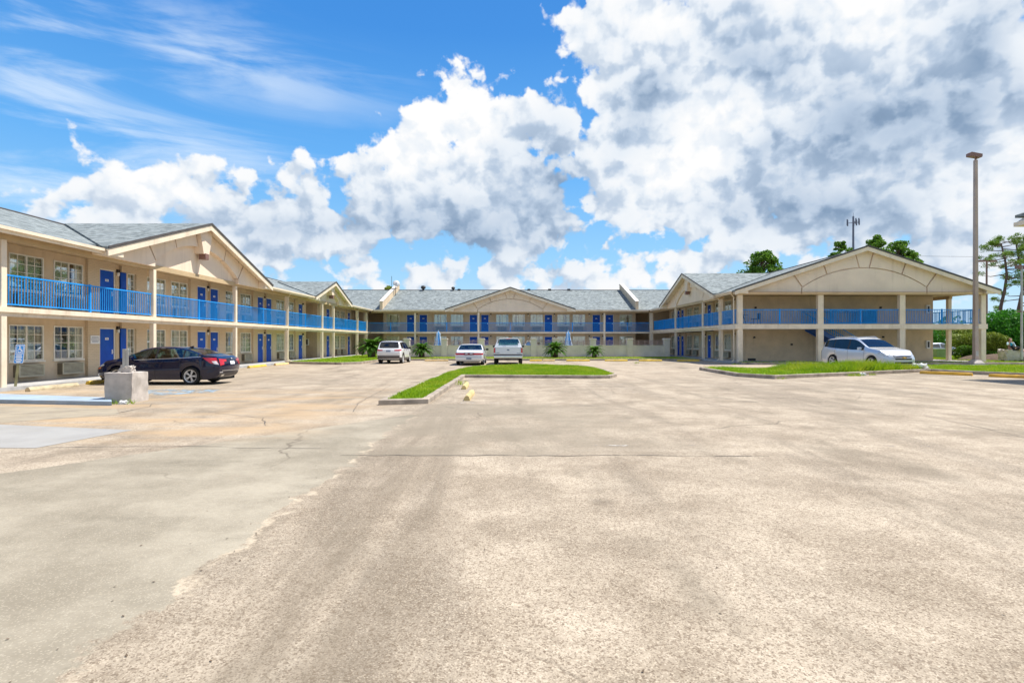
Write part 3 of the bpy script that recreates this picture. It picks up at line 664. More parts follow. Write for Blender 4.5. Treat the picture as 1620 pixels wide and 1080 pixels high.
def gable(wing, T, uc, a, zp, ze, vf, vfront, vback, ve, g1, g2, zc, Rr, proud=.3, key=True, lamp=True, zb=5.0, low=False):
    sl = (zp - ze) / a
    P = lambda u, v, z: T(uc + u, v, z)
    rf = MB()
    for s in (-1, 1):
        rf.prism([P(s * a, vfront, ze), P(0, vfront, zp), P(0, vback, zp), P(s * a, ve, ze)], (0, 0, .10))
    ro = rf.obj('gable_roof', M_ROOF, wing)
    ed = MB()
    for s in (-1, 1):
        ed.prism([P(s * (a + .02), vfront, ze + .02), P(0, vfront, zp + .02), P(0, vfront, zp + .12), P(s * (a + .02), vfront, ze + .12)], Vector(T(0, .03, 0)) - Vector(T(0, 0, 0)))
    ed.obj('roof_edge', M_RIDGE, ro)
    tr = MB()
    for s in (-1, 1):
        tr.prism([P(s * a, vfront - .07, ze), P(0, vfront - .07, zp), P(0, vfront - .07, zp - .27), P(s * (a - .0), vfront - .07, ze - .27)], Vector(T(0, .06, 0)) - Vector(T(0, 0, 0)))
        tr.prism([P(s * (a - .02), vf, ze - .06 + .02 * sl), P(0, vf, zp - .06), P(0, vfront - .07, zp - .06), P(s * (a - .02), vfront - .07, ze - .06 + .02 * sl)], (0, 0, .05))
        w = .95
        tr.prism([P(s * (a - w), vf, zb), P(s * (a - .03), vf, zb), P(s * (a - .03), vf, ze - .10), P(s * (a - w), vf, ze + w * sl - .08)], Vector(T(0, vfront - vf - .075, 0)) - Vector(T(0, 0, 0)))
    tr.obj('gable_trim', M_CREAM, wing)
    rk = lambda u: zp - .10 - sl * abs(u)
    arc = lambda u: zc + math.sqrt(max(0, Rr * Rr - u * u))
    D = Vector(T(0, 1, 0)) - Vector(T(0, 0, 0))
    fl = MB(); fl.prism([P(-(a - .9), vf - .22, zb), P(a - .9, vf - .22, zb), P(a - .9, vf - .22, rk(a - .9)), P(0, vf - .22, rk(0)), P(-(a - .9), vf - .22, rk(a - .9))], D * .22)
    gb = fl.obj('gable', M_GABLE, wing)
    sp = MB()
    def radial(u):            # from the arch through (u, arc(u)) out to the rake
        dx, dz = u, arc(u) - zc; t0, t1 = 1.0, 3.0
        for _ in range(40):
            t = (t0 + t1) / 2
            if zc + dz * t < rk(dx * t): t0 = t
            else: t1 = t
        return dx * t0, zc + dz * t0
    e = .05 if low else .035
    for s in (-1, 1):
        for (p0, p1) in ((.36, g1), (g1, g2)):
            q0, q1 = p0 + e, p1 - e
            arcp = [(q0 + (q1 - q0) * i / 10, arc(q0 + (q1 - q0) * i / 10)) for i in range(11)]
            r1, r0 = radial(q1), radial(q0)
            if p0 == .36: r0 = (.70, rk(.70))
            poly = arcp + [r1, r0]
            sp.prism([P(s * x, vf, z) for x, z in poly], D * proud)
        q = g2 + e; r = radial(q)
        poly = [(q, zb), (q, arc(g2)), r] + ([(a - .95, rk(a - .95)), (a - .95, zb)] if r[0] < a - .95 else [(r[0], zb)])
        sp.prism([P(s * x, vf, z) for x, z in poly], D * proud)
    if low:
        sp.prism([P(-g2 + .03, vf, zb), P(g2 - .03, vf, zb)] + [P(u, vf, arc(u) - .075) for u in np.linspace(g2 - .03, -g2 + .03, 25)], D * proud)
        sp.prism([P(-.31, vf, arc(.3)), P(.31, vf, arc(.3)), P(.62, vf, rk(.62)), P(0, vf, rk(0)), P(-.62, vf, rk(.62))], D * (proud - .03))
    if key:
        zk = arc(0) - .35
        sp.prism([P(-.26, vf, zk), P(.26, vf, zk), P(.62, vf, rk(.62)), P(0, vf, rk(0)), P(-.62, vf, rk(.62))], D * (proud + .22))
    sp.obj('gable_panels', M_GABLE, wing)
    if lamp:
        zk = arc(0) - .35; fm = MB(); fm.box(-.17, .17, -.36, 0, -.36, -.05); f = link('floodlight', fm.mesh('floodlight', M_BRONZE, bevel=.02), wing, P(0, vf + proud * .6, zk + .08), ROT[id(T)])
    return gb
# ---- left wing
LW = thing('motel_wing', 'long two storey beige motel wing with two gables along the left side of the lot', 'building')
def bays(B, special=False, last=False, v=(None, None)):
    s = [(B - .12, B + 1.70, 'w', B + .75, v[0]), (B + 1.70, B + 3.62, 'w', B + 2.72, v[1]), (B + 3.62, B + 4.28, 'b'), (B + 4.28, B + 5.28, 'd')]
    if last: return s
    s += [(B + 5.28, B + 5.66, 'r')]
    s += [(B + 5.66, B + 6.66, 's')] if special else [(B + 5.66, B + 6.66, 'd')]
    return s + [(B + 6.66, B + 7.43, 'b')]
for zf, zt in ((.12, 2.55), (2.72, 5.12)):
    segs = [(3.0, 12.33, 'b')] + bays(12.45) + bays(20.0, True, v=(0, 4) if zf < 1 else (3, 2)) + bays(27.55, v=(1, 3)) + bays(35.1) + bays(42.65, last=True) + [(47.93, 48.6, 'b')]
    segs += [(51.4, 54.0, 'b'), (54.0, 55.0, 'd'), (55.0, 56.6, 'b'), (56.6, 58.5, 'w', 57.6), (58.5, 60.6, 'w', 59.5), (60.6, 61.0, 'b'), (61.0, 62.0, 'd'), (62.0, 62.3, 'b')]
    wall_run(LW, LEFT, segs, zf, zt)
    for B in (12.45, 20.0, 27.55, 35.1): add_lamp(LW, LEFT, B + 5.52, zf, -.12)
    add_lamp(LW, LEFT, 47.8, zf); add_lamp(LW, LEFT, 17.3, zf) if False else None
# breezeway sides, ends, back wall
mb = MB(); mb.box(-6.0, -.31, 0, 0, 0, 0) if False else None
mb.box(48.35, 48.6, -6.0, -.31, .12, 5.1, 0, LEFT); mb.box(51.4, 51.65, -6.0, -.31, .12, 5.1, 0, LEFT); mb.box(48.35, 51.65, -6.3, -6.0, .12, 5.1, 0, LEFT); mb.box(48.6, 51.4, -6.0, 0, 2.55, 2.72, 0, LEFT)
mb.box(3.0, 66, -13.0, -12.7, 0, 5.1, 0, LEFT); mb.box(3.0, 3.3, -12.7, -.31, 0, 5.1, 0, LEFT); mb.box(64, 64.3, -5, -.3, 0, 5.1, 0, LEFT); mb.box(62.3, 64, -5, -4.8, 0, 5.1, 0, LEFT)
mb.obj('wall', M_STUCCO, LW)
mb = MB(); mb.box(3.0, 63.9, -13, 1.72, 0, .12, 0, LEFT); mb.obj('walkway', M_WALK, LW)
mb = MB(); mb.box(3.0, 63.85, -.2, 1.70, 2.55, 2.72, 0, LEFT); mb.box(3.0, 63.85, 1.36, 1.62, 2.42, 2.549, 0, LEFT); mb.obj('balcony_slab', M_CREAM, LW)
mb = MB(); mb.box(3.0, 63.85, 1.38, 1.62, 4.88, 5.11, 0, LEFT); [mb.box(a, b, -13.1, v, 5.112, 5.19, 0, LEFT) for a, b, v in ((3.0, 21.7, 2.05), (21.7, 36.5, 1.5), (36.5, 44.75, 2.05), (44.75, 54.65, 1.5), (54.65, 66, 2.05))]
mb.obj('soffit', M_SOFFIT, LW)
def eave(wing, T, spans, v, z):
    mb = MB()
    for a, b in spans:
        mb.box(a, b, v - .05, v + .02, z - .16, z + .03, 0, T); mb.box(a, b, v + .021, v + .12, z - .06, z + .045, 0, T)
    mb.obj('gutter', M_CREAM, wing)
eave(LW, LEFT, [(3.0, 21.7), (36.5, 44.75), (54.7, 63.3)], 2.05, 5.17)
posts = [10.35, 17.93, 25.5, 33.05, 40.6, 48.15, 51.2, 59.0, 62.9]
for p in posts: column(LW, LEFT, p, 1.535, .12, 4.88, .2)
for a, b in zip([3.0] + posts[:-1], posts): railing(LW, LEFT, a + .1, b - .1, 1.52, 2.72)
for p in (40.6, 59.0): downspout(LW, LEFT, p, 1.52, 5.1)
def main_roof(wing, T, u0, u1, ve, ze, vr, zr, vb, cuts=()):
    mb = MB(); ed = sorted([u0, u1] + [c for q in cuts for c in q[:2]])
    for a, b in zip(ed[:-1], ed[1:]):
        cv = next((q[2] for q in cuts if q[0] <= a and b <= q[1]), None)
        if cv is None: prof = [T(a, ve + .06, ze), T(a, vr, zr), T(a, vb, ze)]
        else: prof = [T(a, cv, ze), T(a, cv, ze + (zr - ze) * (ve + .06 - cv) / (ve + .06 - vr)), T(a, vr, zr), T(a, vb, ze)]
        mb.prism(prof, Vector(T(b - a, 0, 0)) - Vector(T(0, 0, 0)))
    ro = mb.obj('roof', M_ROOF, wing)
    rc = MB(); rc.tube([T(u0, vr, zr), T(u1, vr, zr)], .07, 6); rc.obj('ridge_cap', M_RIDGE, ro); return ro
lroof = main_roof(LW, LEFT, 3.0, 70.5, 2.07, 5.2, -5.5, 7.7, -13.1, ((21.7, 36.5, 1.3), (44.75, 54.65, 1.3)))
gable(LW, LEFT, 29.1, 7.45, 7.67, 5.2, 1.55, 2.30, -5.4, 2.05, 2.2, 3.8, 0.0, 6.5, .25)
gable(LW, LEFT, 49.7, 5.0, 6.85, 5.2, 1.55, 2.30, -2.95, 2.05, 1.35, 2.4, 2.05, 4.0, .25)
def turbine(wing_roof, loc, s=1.0):
    mb = MB(); mb.lathe([(.12*s, -.3*s), (.12*s, .18*s), (.26*s, .26*s), (.30*s, .42*s), (.22*s, .56*s), (.0, .62*s)], 12)
    return link('roof_vent', mb.mesh('roof_vent', M_DARK, smooth=False), wing_roof, loc)
turbine(lroof, (-21.5, 43.6, 7.25), 1.25)
def extinguisher(wing, T, u, v, z):
    mb = MB(); mb.box(-.13, .13, -.14, 0, 0, .62, 0); mb.box(-.075, .075, -.146, -.1405, .08, .54, 1)
    return link('extinguisher_cabinet', mb.mesh('extinguisher_cabinet', [M_PLATE, M_DARK]), wing, T(u, v, z), ROT[id(T)])
link('extinguisher_cabinet', bpy.data.meshes['extinguisher_cabinet'], LW, (-18.9, 51.398, 1.3), 0.0) if 'extinguisher_cabinet' in bpy.data.meshes else None
# ---- back wing
BW = thing('motel_wing', 'two storey motel wing with wide central gable across the far end behind the pool wall', 'building')
for zf, zt in ((.12, 2.53), (2.70, 5.12)):
    segs = [(-15.2, -13.0, 'w', -14.05), (-13.0, -12.46, 'b'), (-12.46, -11.46, 'd'), (-11.46, -10.96, 'b'), (-10.96, -9.96, 'd'), (-9.96, -9.4, 'b'), (-9.4, -7.45, 'w', -8.45), (-7.45, -5.6, 'w', -6.5), (-5.6, -5.05, 'b'), (-5.05, -4.05, 'd'), (-4.05, -3.7, 'r'), (-3.7, -2.7, 'd'), (-2.7, -2.1, 'b'),
            (-2.1, -.2, 'w', -1.15), (-.2, 1.75, 'w', .77), (1.75, 2.05, 'b'), (2.05, 3.8, 'w', 2.92), (3.8, 4.8, 'd'), (4.8, 5.15, 'b'), (5.15, 7.0, 'w', 6.08), (7.0, 8.85, 'w', 7.9), (8.85, 9.45, 'b'), (9.45, 10.45, 'd'), (10.45, 11.0, 'b'), (11.0, 12.0, 'd'), (12.0, 12.5, 'b'), (12.5, 14.6, 'w', 13.45), (16.2, 19.0, 'b'), (-19.0, -17.0, 'b')]
    wall_run(BW, BACK, segs, zf, zt)
    for u in (-11.2, -2.5, 1.9, 5.0, 9.1, 10.7): add_lamp(BW, BACK, u, zf)
mb = MB(); mb.box(-15.2, -14.95, -4, -.31, 0, 5.1, 0, BACK); mb.box(14.35, 14.6, -4, -.31, 0, 5.1, 0, BACK); mb.box(-19, -14.95, -4.3, -4.0, 0, 5.1, 0, BACK); mb.box(14.35, 19, -4.3, -4.0, 0, 5.1, 0, BACK)
mb.box(-31, 34, -16, -15.7, 0, 5.1, 0, BACK); mb.obj('wall', M_STUCCO, BW)
mb = MB(); mb.box(-17.0, 16.4, -4, 1.78, 0, .12, 0, BACK); mb.obj('walkway', M_WALK, BW)
mb = MB(); mb.box(-16.25, 16.1, -.2, 1.74, 2.53, 2.70, 0, BACK); mb.box(-16.25, 16.1, -4.0, -.201, 2.53, 2.69, 0, BACK); mb.obj('balcony_slab', M_CREAM, BW)
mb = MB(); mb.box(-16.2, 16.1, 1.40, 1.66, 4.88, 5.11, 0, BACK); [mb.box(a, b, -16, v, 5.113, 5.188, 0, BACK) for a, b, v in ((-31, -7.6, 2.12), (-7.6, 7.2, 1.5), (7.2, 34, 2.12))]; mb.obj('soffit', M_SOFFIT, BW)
eave(BW, BACK, [(-15.8, -7.6), (7.2, 15.6)], 2.12, 5.17)
bposts = [-16.85, -11.15, -3.85, 10.62, 16.02]
for i, p in enumerate(bposts): column(BW, BACK, p, 1.572, .12, 4.88, .36 if i in (0, 4) else .2)
for a, b in ((-16.67, -11.25), (-11.05, -3.95), (-3.75, 3.4), (3.4, 10.52), (10.72, 15.84)): railing(BW, BACK, a, b, 1.56, 2.70)
broof = main_roof(BW, BACK, -31, 34, 2.14, 5.2, -7.0, 8.28, -16.1, ((-7.55, 7.15, 1.3),))
gable(BW, BACK, -.2, 7.4, 7.68, 5.2, 1.6, 2.45, -5.3, 2.1, 2.2, 3.75, 0.0, 6.5, .12, False, False, 5.0, True)
def parapet(x):
    mb = MB(); y0, y1, ys = 63.55, 72.9, .336
    z0 = 5.2; poly = [(x - .16, y0, 5.1), (x - .16, y0, 6.15), (x - .16, 72.5, 9.0), (x - .16, 73.2, 9.0), (x - .16, 73.2, 7.6)]
    mb.prism(poly, (.32, 0, 0)); p = mb.obj('parapet_wall', M_STUCCO, BW)
    cp = MB(); cp.prism([(x - .22, y0 - .06, 6.12), (x - .22, 72.5, 9.0), (x - .22, 73.25, 9.0), (x - .22, 73.25, 9.08), (x - .22, 72.48, 9.08), (x - .22, y0 - .06, 6.21)], (.44, 0, 0)); cp.obj('parapet_cap', M_CAP, p)
parapet(-14.95); parapet(14.3)
turbine(broof, (-11.55, 72.4, 8.2), 1.1); turbine(broof, (-7.65, 72.4, 8.2), .85)
for x in (-6.9, 2.2, 4.9, 7.4): mb = MB(); mb.box(-.18, .18, -.18, .18, -.1, .16); link('roof_vent', mb.mesh('roof_vent', M_RIDGE), broof, (x, 72.5, 8.28))
# ---- right wing
RW = thing('motel_wing', 'beige motel wing on the right ending in an open gallery under a broad gable', 'building')
for zf, zt in ((.12, 2.5), (2.85, 5.12)):
    segs = [(43.2, 45.2, 'b'), (45.2, 47.0, 'w', 46.1), (47.0, 49.2, 'w', 48.2), (49.2, 49.8, 'b'), (49.8, 50.8, 'd'), (50.8, 51.3, 'r'), (51.3, 52.3, 'd'), (52.3, 53.0, 'b'), (53.0, 55.0, 'w', 54.0), (55.0, 57.1, 'w', 56.1), (57.1, 57.7, 'b'), (57.7, 58.7, 'd'), (58.7, 59.1, 'r'), (59.1, 60.1, 'd'), (60.1, 60.7, 'b'), (60.7, 62.6, 'w', 61.6), (62.6, 62.9, 'b')]
    wall_run(RW, RIGHT, segs, zf, zt)
    for u in (44.4, 51.05, 58.9): add_lamp(RW, RIGHT, u, zf)
mb = MB(); mb.box(18.11, 32.7, -.3, 0, .12, 2.5, 0, END); mb.box(18.11, 32.7, -.3, 0, 2.85, 5.1, 0, END); mb.box(43.5, 66, -.3, 0, 0, 5.1, 0, FAR)
mb.obj('wall', M_STUCCO, RW)
mb = MB(); mb.box(62.9, 64.2, -5, -4.7, 0, 5.1, 0, RIGHT); mb.box(62.65, 62.9, -4.7, -.31, 0, 5.1, 0, RIGHT); mb.obj('wall', M_STUCCO, RW)
mb = MB(); mb.box(43.21, 63.9, -.2, 1.75, 0, .12, 0, RIGHT); mb.box(16.05, 34.2, 0, 3.3, 0, .13, 0, END); mb.box(43.3, 66, 0, 1.5, 0, .12, 0, FAR); mb.obj('walkway', M_WALK, RW)
mb = MB()
SX0, SX1 = 22.3, 26.9
mb.box(16.05, SX0, 0, 3.28, 2.5, 2.85, 0, END); mb.box(SX1, 34.15, 0, 3.28, 2.5, 2.85, 0, END); mb.box(SX0, SX1, 1.95, 3.28, 2.5, 2.85, 0, END); mb.box(SX0, SX1, 0, .45, 2.5, 2.85, 0, END)
mb.box(43.21, 63.85, -.2, 1.74, 2.66, 2.85, 0, RIGHT); mb.box(43.21, 63.85, 1.38, 1.62, 2.5, 2.659, 0, RIGHT); mb.box(43.21, 66, 0, 1.45, 2.6, 2.85, 0, FAR)
mb.obj('balcony_slab', M_CREAM, RW)
mb = MB(); mb.box(43.0, 63.8, 1.38, 1.62, 4.88, 5.11, 0, RIGHT); mb.box(16.2, 34.1, 3.02, 3.30, 4.95, 5.11, 0, END); mb.box(43.0, 66, 1.1, 1.34, 4.88, 5.11, 0, FAR)
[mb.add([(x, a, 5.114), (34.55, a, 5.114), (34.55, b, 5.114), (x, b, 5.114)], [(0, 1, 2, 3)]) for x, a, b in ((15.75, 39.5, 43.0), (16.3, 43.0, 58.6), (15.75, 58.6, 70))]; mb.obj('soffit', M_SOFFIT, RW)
eave(RW, RIGHT, [(40.0, 42.9), (58.7, 63.3)], 2.05, 5.17)
for u in (43.2, 47.3, 55.2): column(RW, RIGHT, u, 1.535, .12, 4.88, .2)
for u in (22.2, 28.08): column(RW, END, u, 3.08, .13, 4.95, .40, .3)
column(RW, END, 16.42, 3.08, .13, 4.95, .34, .3); column(RW, END, 33.9, 3.08, .13, 4.95, .34, .3)
column(RW, END, 30.9, 3.08, .13, 4.95, .2, .2) if False else None
for y in (43.2, 48.5, 54, 60): column(RW, FAR, y, 1.22, .12, 4.88, .26)
railing(RW, END, 16.6, 22.0, 3.08, 2.85); railing(RW, END, 22.4, 27.88, 3.08, 2.85); railing(RW, END, 28.28, 33.72, 3.08, 2.85)
for a, b in ((40.35, 43.1), (43.3, 47.2), (47.4, 55.1), (55.3, 63.8)): railing(RW, RIGHT, a, b, 1.52, 2.85)
for a, b in ((40.3, 43.07), (43.33, 48.4), (48.6, 53.9), (54.1, 59.9)): railing(RW, FAR, a, b, 1.22, 2.85)
railing(RW, END, SX0, SX1, .30, 2.85, False); railing(RW, END, SX0 + 1.2, SX1 + .04, 2.05, 2.85, False)
ENDX = lambda u, v, z: (27.0 + v, 43.2 - u, z)
railing(RW, ENDX, .3, 2.05, 0, 2.85, False, .06)
def staircase():
    mb = MB(); n = 14; x0, z0, x1, z1 = 22.5, 2.70, 26.8, .13
    for i in range(n):
        t = (i + .5) / n; x = x0 + (x1 - x0) * t; z = z0 + (z1 - z0) * t
        mb.box(x - .16, x + .16, 41.35, 42.65, z - .02, z + .03)
    for y in (41.28, 42.66):
        mb.prism([(x0, y, z0 + .12), (x1, y, z1 + .12), (x1 - .0, y, z1 - .1), (x0, y, z0 - .30)], (0, .06, 0))
    mb.prism([(x0, 41.345, z0 - .10), (x1, 41.345, z1 - .02), (x1, 41.345, z1 - .06), (x0, 41.345, z0 - .16)], (0, 1.31, 0))
    st = mb.obj('staircase', worn('stair_blue_paint', (0.02, 0.10, 0.36), 0.5, 0.15), RW)
    rl = MB()
    for y in (41.31, 42.69):
        rl.tube([(x0, y, z0 + 1.05), (x1, y, z1 + 1.05)], .03, 6); rl.tube([(x0, y, z0 + .25), (x1, y, z1 + .25)], .02, 6)
        for i in range(28):
            t = (i + .5) / 28; rl.box(x0 + (x1 - x0) * t - .01, x0 + (x1 - x0) * t + .01, y - .01, y + .01, z0 + (z1 - z0) * t + .2, z0 + (z1 - z0) * t + 1.05)
    rl.obj('stair_railing', M_BLUE, st)
staircase()
for (u, z) in ((18.9, 4.25), (28.6, 4.25), (18.8, 1.95), (28.8, 1.98), (21.7, 1.4)):
    link('wall_lamp', ME_LAMP, RW, END(u, 0, z - .2), 0.0)
extinguisher(RW, END, 32.25, 0, 3.8); extinguisher(RW, END, 32.25, 0, 1.05)
link('extinguisher_cabinet', bpy.data.meshes['extinguisher_cabinet'], LW, (-18.9, 51.398, 1.25), 0.0)
for u in (43.2, 40.35): downspout(RW, RIGHT, u, 1.56, 5.05, .1)
rroof = main_roof(RW, RIGHT, 40.12, 70.5, 2.03, 5.18, -7.4, 8.25, -16.85, ((43.05, 58.55, 1.3),))
gable(RW, END, 25.2, 9.4, 8.3, 5.17, 3.30, 3.85, 3.2, 3.3, 2.68, 4.47, -.94, 7.84, .12, False, False, 5.0, True)
gable(RW, RIGHT, 50.8, 7.8, 7.72, 5.2, 1.55, 2.30, -5.8, 2.0, 2.2, 3.8, 0.0, 6.5, .14)
# ------------------------------------------------------------------ vehicles
def pch(pts, x):
    """monotone cubic through (x, y) control points"""
    X = np.array([p[0] for p in pts], float); Y = np.array([p[1] for p in pts], float)
    h = np.diff(X); d = np.diff(Y) / h; m = np.zeros(len(X)); m[0], m[-1] = d[0], d[-1]
    for i in range(1, len(X) - 1):
        m[i] = 0 if d[i-1] * d[i] <= 0 else 2 * d[i-1] * d[i] / (d[i-1] + d[i])
    i = int(np.clip(np.searchsorted(X, x) - 1, 0, len(h) - 1)); t = min(1, max(0, (x - X[i]) / h[i]))
    return float((2*t**3-3*t*t+1)*Y[i] + (t**3-2*t*t+t)*h[i]*m[i] + (-2*t**3+3*t*t)*Y[i+1] + (t**3-t*t)*h[i]*m[i+1])
def m_paint(name, col, metal=0.0, rough=0.35):
    k = NT(name); n = k.noise(k.wpos(), 2.0, 4.0)
    c = k.mix(n, tuple(x * .93 for x in col), tuple(min(1, x * 1.05) for x in col)); return k.set(c, rough, metal, 0.5, 1.0)
M_TYRE = worn('tyre_rubber', (0.018, 0.018, 0.018), 0.85, 0.2)
M_RIM = worn('alloy_rim', (0.70, 0.70, 0.70), 0.35, 0.08, metal=0.4)
M_UNDER = worn('underbody', (0.012, 0.012, 0.012), 0.9, 0.1)
M_TRIM = worn('black_trim', (0.02, 0.02, 0.02), 0.5, 0.15)
M_GTRIM = worn('grey_trim', (0.09, 0.08, 0.08), 0.6, 0.15)
M_CHROME = worn('chrome', (0.72, 0.72, 0.73), 0.28, 0.05, metal=0.8)
M_TAIL = worn('tail_light_red', (0.50, 0.010, 0.012), 0.2, 0.15, coat=1.0)
M_TAILW = worn('light_lens', (0.75, 0.72, 0.72), 0.12, 0.06, coat=1.0)
M_AMBER = worn('amber_lens', (0.75, 0.18, 0.02), 0.2, 0.1, coat=1.0)
M_HEAD = worn('headlight_lens', (0.50, 0.52, 0.55), 0.08, 0.25, 14.0, coat=1.0)
M_GOLD = worn('gold_badge', (0.65, 0.42, 0.10), 0.3, 0.08, metal=0.6)
M_SEAT = worn('seat_fabric', (0.05, 0.05, 0.055), 0.9, 0.2)
def wheel_meshes(Rw, w, spokes, col=None):
    ty = MB(); r = Rw; ri = Rw * .72
    ty.lathe([(ri, -w/2+.01), (r*.93, -w/2), (r*.985, -w/2+.02), (r, -w/4), (r, w/4), (r*.985, w/2-.02), (r*.93, w/2), (ri, w/2-.01), (ri, -w/2+.01)], 28, 0, 'y')
    rm = MB(); rm.lathe([(ri, -w/2+.005), (ri*.93, -w/2+.012), (ri*.90, -w/2+.06), (ri*.88, w/2-.02), (ri, w/2-.015)], 28, 0, 'y')
    rm.lathe([(0, -w/2+.018), (ri*.17, -w/2+.018), (ri*.20, -w/2+.03), (ri*.20, -w/2+.08)], 14, 0, 'y')
    for k in range(spokes):
        for dd in (-.09, .09):
            a = 2 * math.pi * k / spokes; a0, a1 = a + dd * .6, a + dd * 1.5; wd = ri * .055
            q = []
            for (rad, an, y) in ((ri*.14, a0, -w/2+.022), (ri*.94, a1, -w/2+.02)):
                t = Vector((-math.sin(an), 0, math.cos(an))); c = Vector((rad * math.cos(an), y, rad * math.sin(an)))
                q.append((c - t * wd, c + t * wd))
            rm.prism([q[0][0], q[0][1], q[1][1], q[1][0]], (0, .035, 0))
    dk = MB(); dk.lathe([(0, -w/2+.085), (ri*.89, -w/2+.085)], 20, 0, 'y')
    return ty.mesh('tyre', M_TYRE, smooth=True), rm.mesh('rim', col or M_RIM, smooth=False), dk.mesh('brake_disc', M_UNDER)
class Car:
    NODE = 3
    def __init__(s, spec): s.__dict__.update(spec); s.K = 8
    def low(s, x):
        z = s.rocker + .06 * max(0, (abs(x - s.mid) - s.L / 2 + .5) / .5)
        for c in s.axles:
            q = s.arch ** 2 - (x - c) ** 2
            if q > 0: z = max(z, s.Rw + math.sqrt(q) * .96)
        return z
    def end(s, x, z):
        """x after the side-profile lean of nose and tail"""
        x0, x1 = s.mid - s.L / 2, s.mid + s.L / 2
        if x < x0 + .45: x = x + pch(s.rear, z) * (1 - (x - x0) / .45)
        if x > x1 - .45: x = x - pch(s.front, z) * (1 - (x1 - x) / .45)
        return x
    def keys(s, x):
        w = pch(s.plan, x); zl = s.low(x); zt = pch(s.top, x); zb = min(pch(s.belt, x), zt - .02); zl = min(zl, zb - .12)
        hb = zb - zl; tm = s.tumble
        K = [(w * s.tuck, zl), (w * .985, zl + .22 * hb), (w, zl + .55 * hb), (w * .985, zl + .85 * hb), (w * .955, zb)]
        g = zt - zb; y5 = w * .955 - tm * g * .9 - .01; z5 = zb + g * .84
        K += [(y5, z5), (y5 - .07 - .03 * g, zb + g * .955), (0, zt)]
        return K
    def ring(s, x):
        K = s.keys(x); out = []
        for j in range(len(K) - 1):
            a, b = K[j], K[j + 1]; n = 6 if j == 6 else s.NODE
            for i in range(n):
                t = i / n
                if j == 6:
                    y = a[0] * (1 - t); q = 1 - t; z = b[1] - (b[1] - a[1]) * q * q
                else: y, z = a[0] + (b[0] - a[0]) * t, a[1] + (b[1] - a[1]) * t
                out.append((y, z, j))
        out.append((0.0, K[-1][1], 7)); return out
    def side(s, x, z):
        K = s.keys(x)
        for j in range(6):
            if K[j][1] <= z <= K[j + 1][1] + 1e-6:
                t = (z - K[j][1]) / max(1e-6, K[j + 1][1] - K[j][1]); return K[j][0] + (K[j + 1][0] - K[j][0]) * t
        return K[0][0] if z < K[0][1] else K[6][0]
    def cap(s, front, y, z):
        x1 = s.mid + (s.L / 2 if front else -s.L / 2); w = max(.1, s.side(x1, z)); b = s.bulge
        x = s.end(x1, z); d = b * (1 - min(1, (y / w) ** 2)); return Vector((x + (d if front else -d), y, z))
    def deck(s, x, y):          # top surface (hood, roof, glass) at x, y
        K = s.keys(x); q = min(1, abs(y) / max(.05, K[6][0])); z = K[7][1] - (K[7][1] - K[6][1]) * q * q
        return Vector((s.end(x, z), y, z))
    def patch(s, fn, quad, off, n=(6, 4)):
        (a, b, c, d) = quad; rows = []
        for i in range(n[1] + 1):
            v = i / n[1]; r = []
            for j in range(n[0] + 1):
                u = j / n[0]
                p = (a[0]*(1-u)*(1-v)+b[0]*u*(1-v)+c[0]*u*v+d[0]*(1-u)*v, a[1]*(1-u)*(1-v)+b[1]*u*(1-v)+c[1]*u*v+d[1]*(1-u)*v)
                r.append(fn(*p, off))
            rows.append(r)
        return rows
    def build(s, root):
        xs = sorted(set([round(v, 4) for v in np.linspace(s.mid - s.L / 2, s.mid + s.L / 2, 78)] + [round(c + s.arch * k, 4) for c in s.axles for k in (-1, -.985, -.9, -.75, .75, .9, .985, 1)]))
        rings = [s.ring(x) for x in xs]; nr = len(rings[0]); groups = {'body': MB(), 'windshield': MB(), 'rear_window': MB(), 'side_window': MB(), 'trim': MB()}
        for sg in (1, -1):
            P = [[(s.end(x, z), sg * y, z) for (y, z, j) in r] for x, r in zip(xs, rings)]
            for i in range(len(xs) - 1):
                xm = (xs[i] + xs[i + 1]) / 2; g = pch(s.top, xm) - pch(s.belt, xm)
                for k in range(nr - 1):
                    j = rings[i][k][2]; nm = 'body'
                    if j == 4 and g > .08:
                        for a, b in s.glass:
                            if a < xm < b: nm = 'side_window'
                    if j == 6 and k > nr - 8 + s.pill:
                        if s.ws[0] < xm < s.ws[1]: nm = 'windshield'
                        if s.rw[0] < xm < s.rw[1]: nm = 'rear_window'
                    if j == 0 and s.clad: nm = 'trim'
                    if j == 4 and g > .08 and nm == 'body' and s.glass[0][0] - .12 < xm < s.glass[-1][1] + .05 and s.blackp: nm = 'trim'
                    groups[nm].add([P[i][k], P[i + 1][k], P[i + 1][k + 1], P[i][k + 1]], [(0, 1, 2, 3)] if sg > 0 else [(3, 2, 1, 0)])
        for front in (0, 1):       # nose and tail caps
            ring = rings[-1] if front else rings[0]; rows = []
            for (y, z, j) in ring:
                if j == 7: rows.append([s.cap(front, 0, z)] * 13) if False else None; continue
                rows.append([s.cap(front, y * (v / 6), z) for v in range(-6, 7)])
            groups['body'].grid(rows)
        for nm, mb in groups.items():
            if not mb.v: continue
            mats = {'body': s.paint, 'trim': M_GTRIM if s.clad else M_TRIM}.get(nm, s.gl if nm == 'side_window' else s.gl2)
            me = mb.mesh(nm, mats, fix=False); bm = bmesh.new(); bm.from_mesh(me); bmesh.ops.remove_doubles(bm, verts=bm.verts, dist=.002)
            bmesh.ops.recalc_face_normals(bm, faces=bm.faces); bm.to_mesh(me); bm.free()
            me.polygons.foreach_set('use_smooth', [True] * len(me.polygons)); me.set_sharp_from_angle(angle=R(35)); link(nm, me, root)
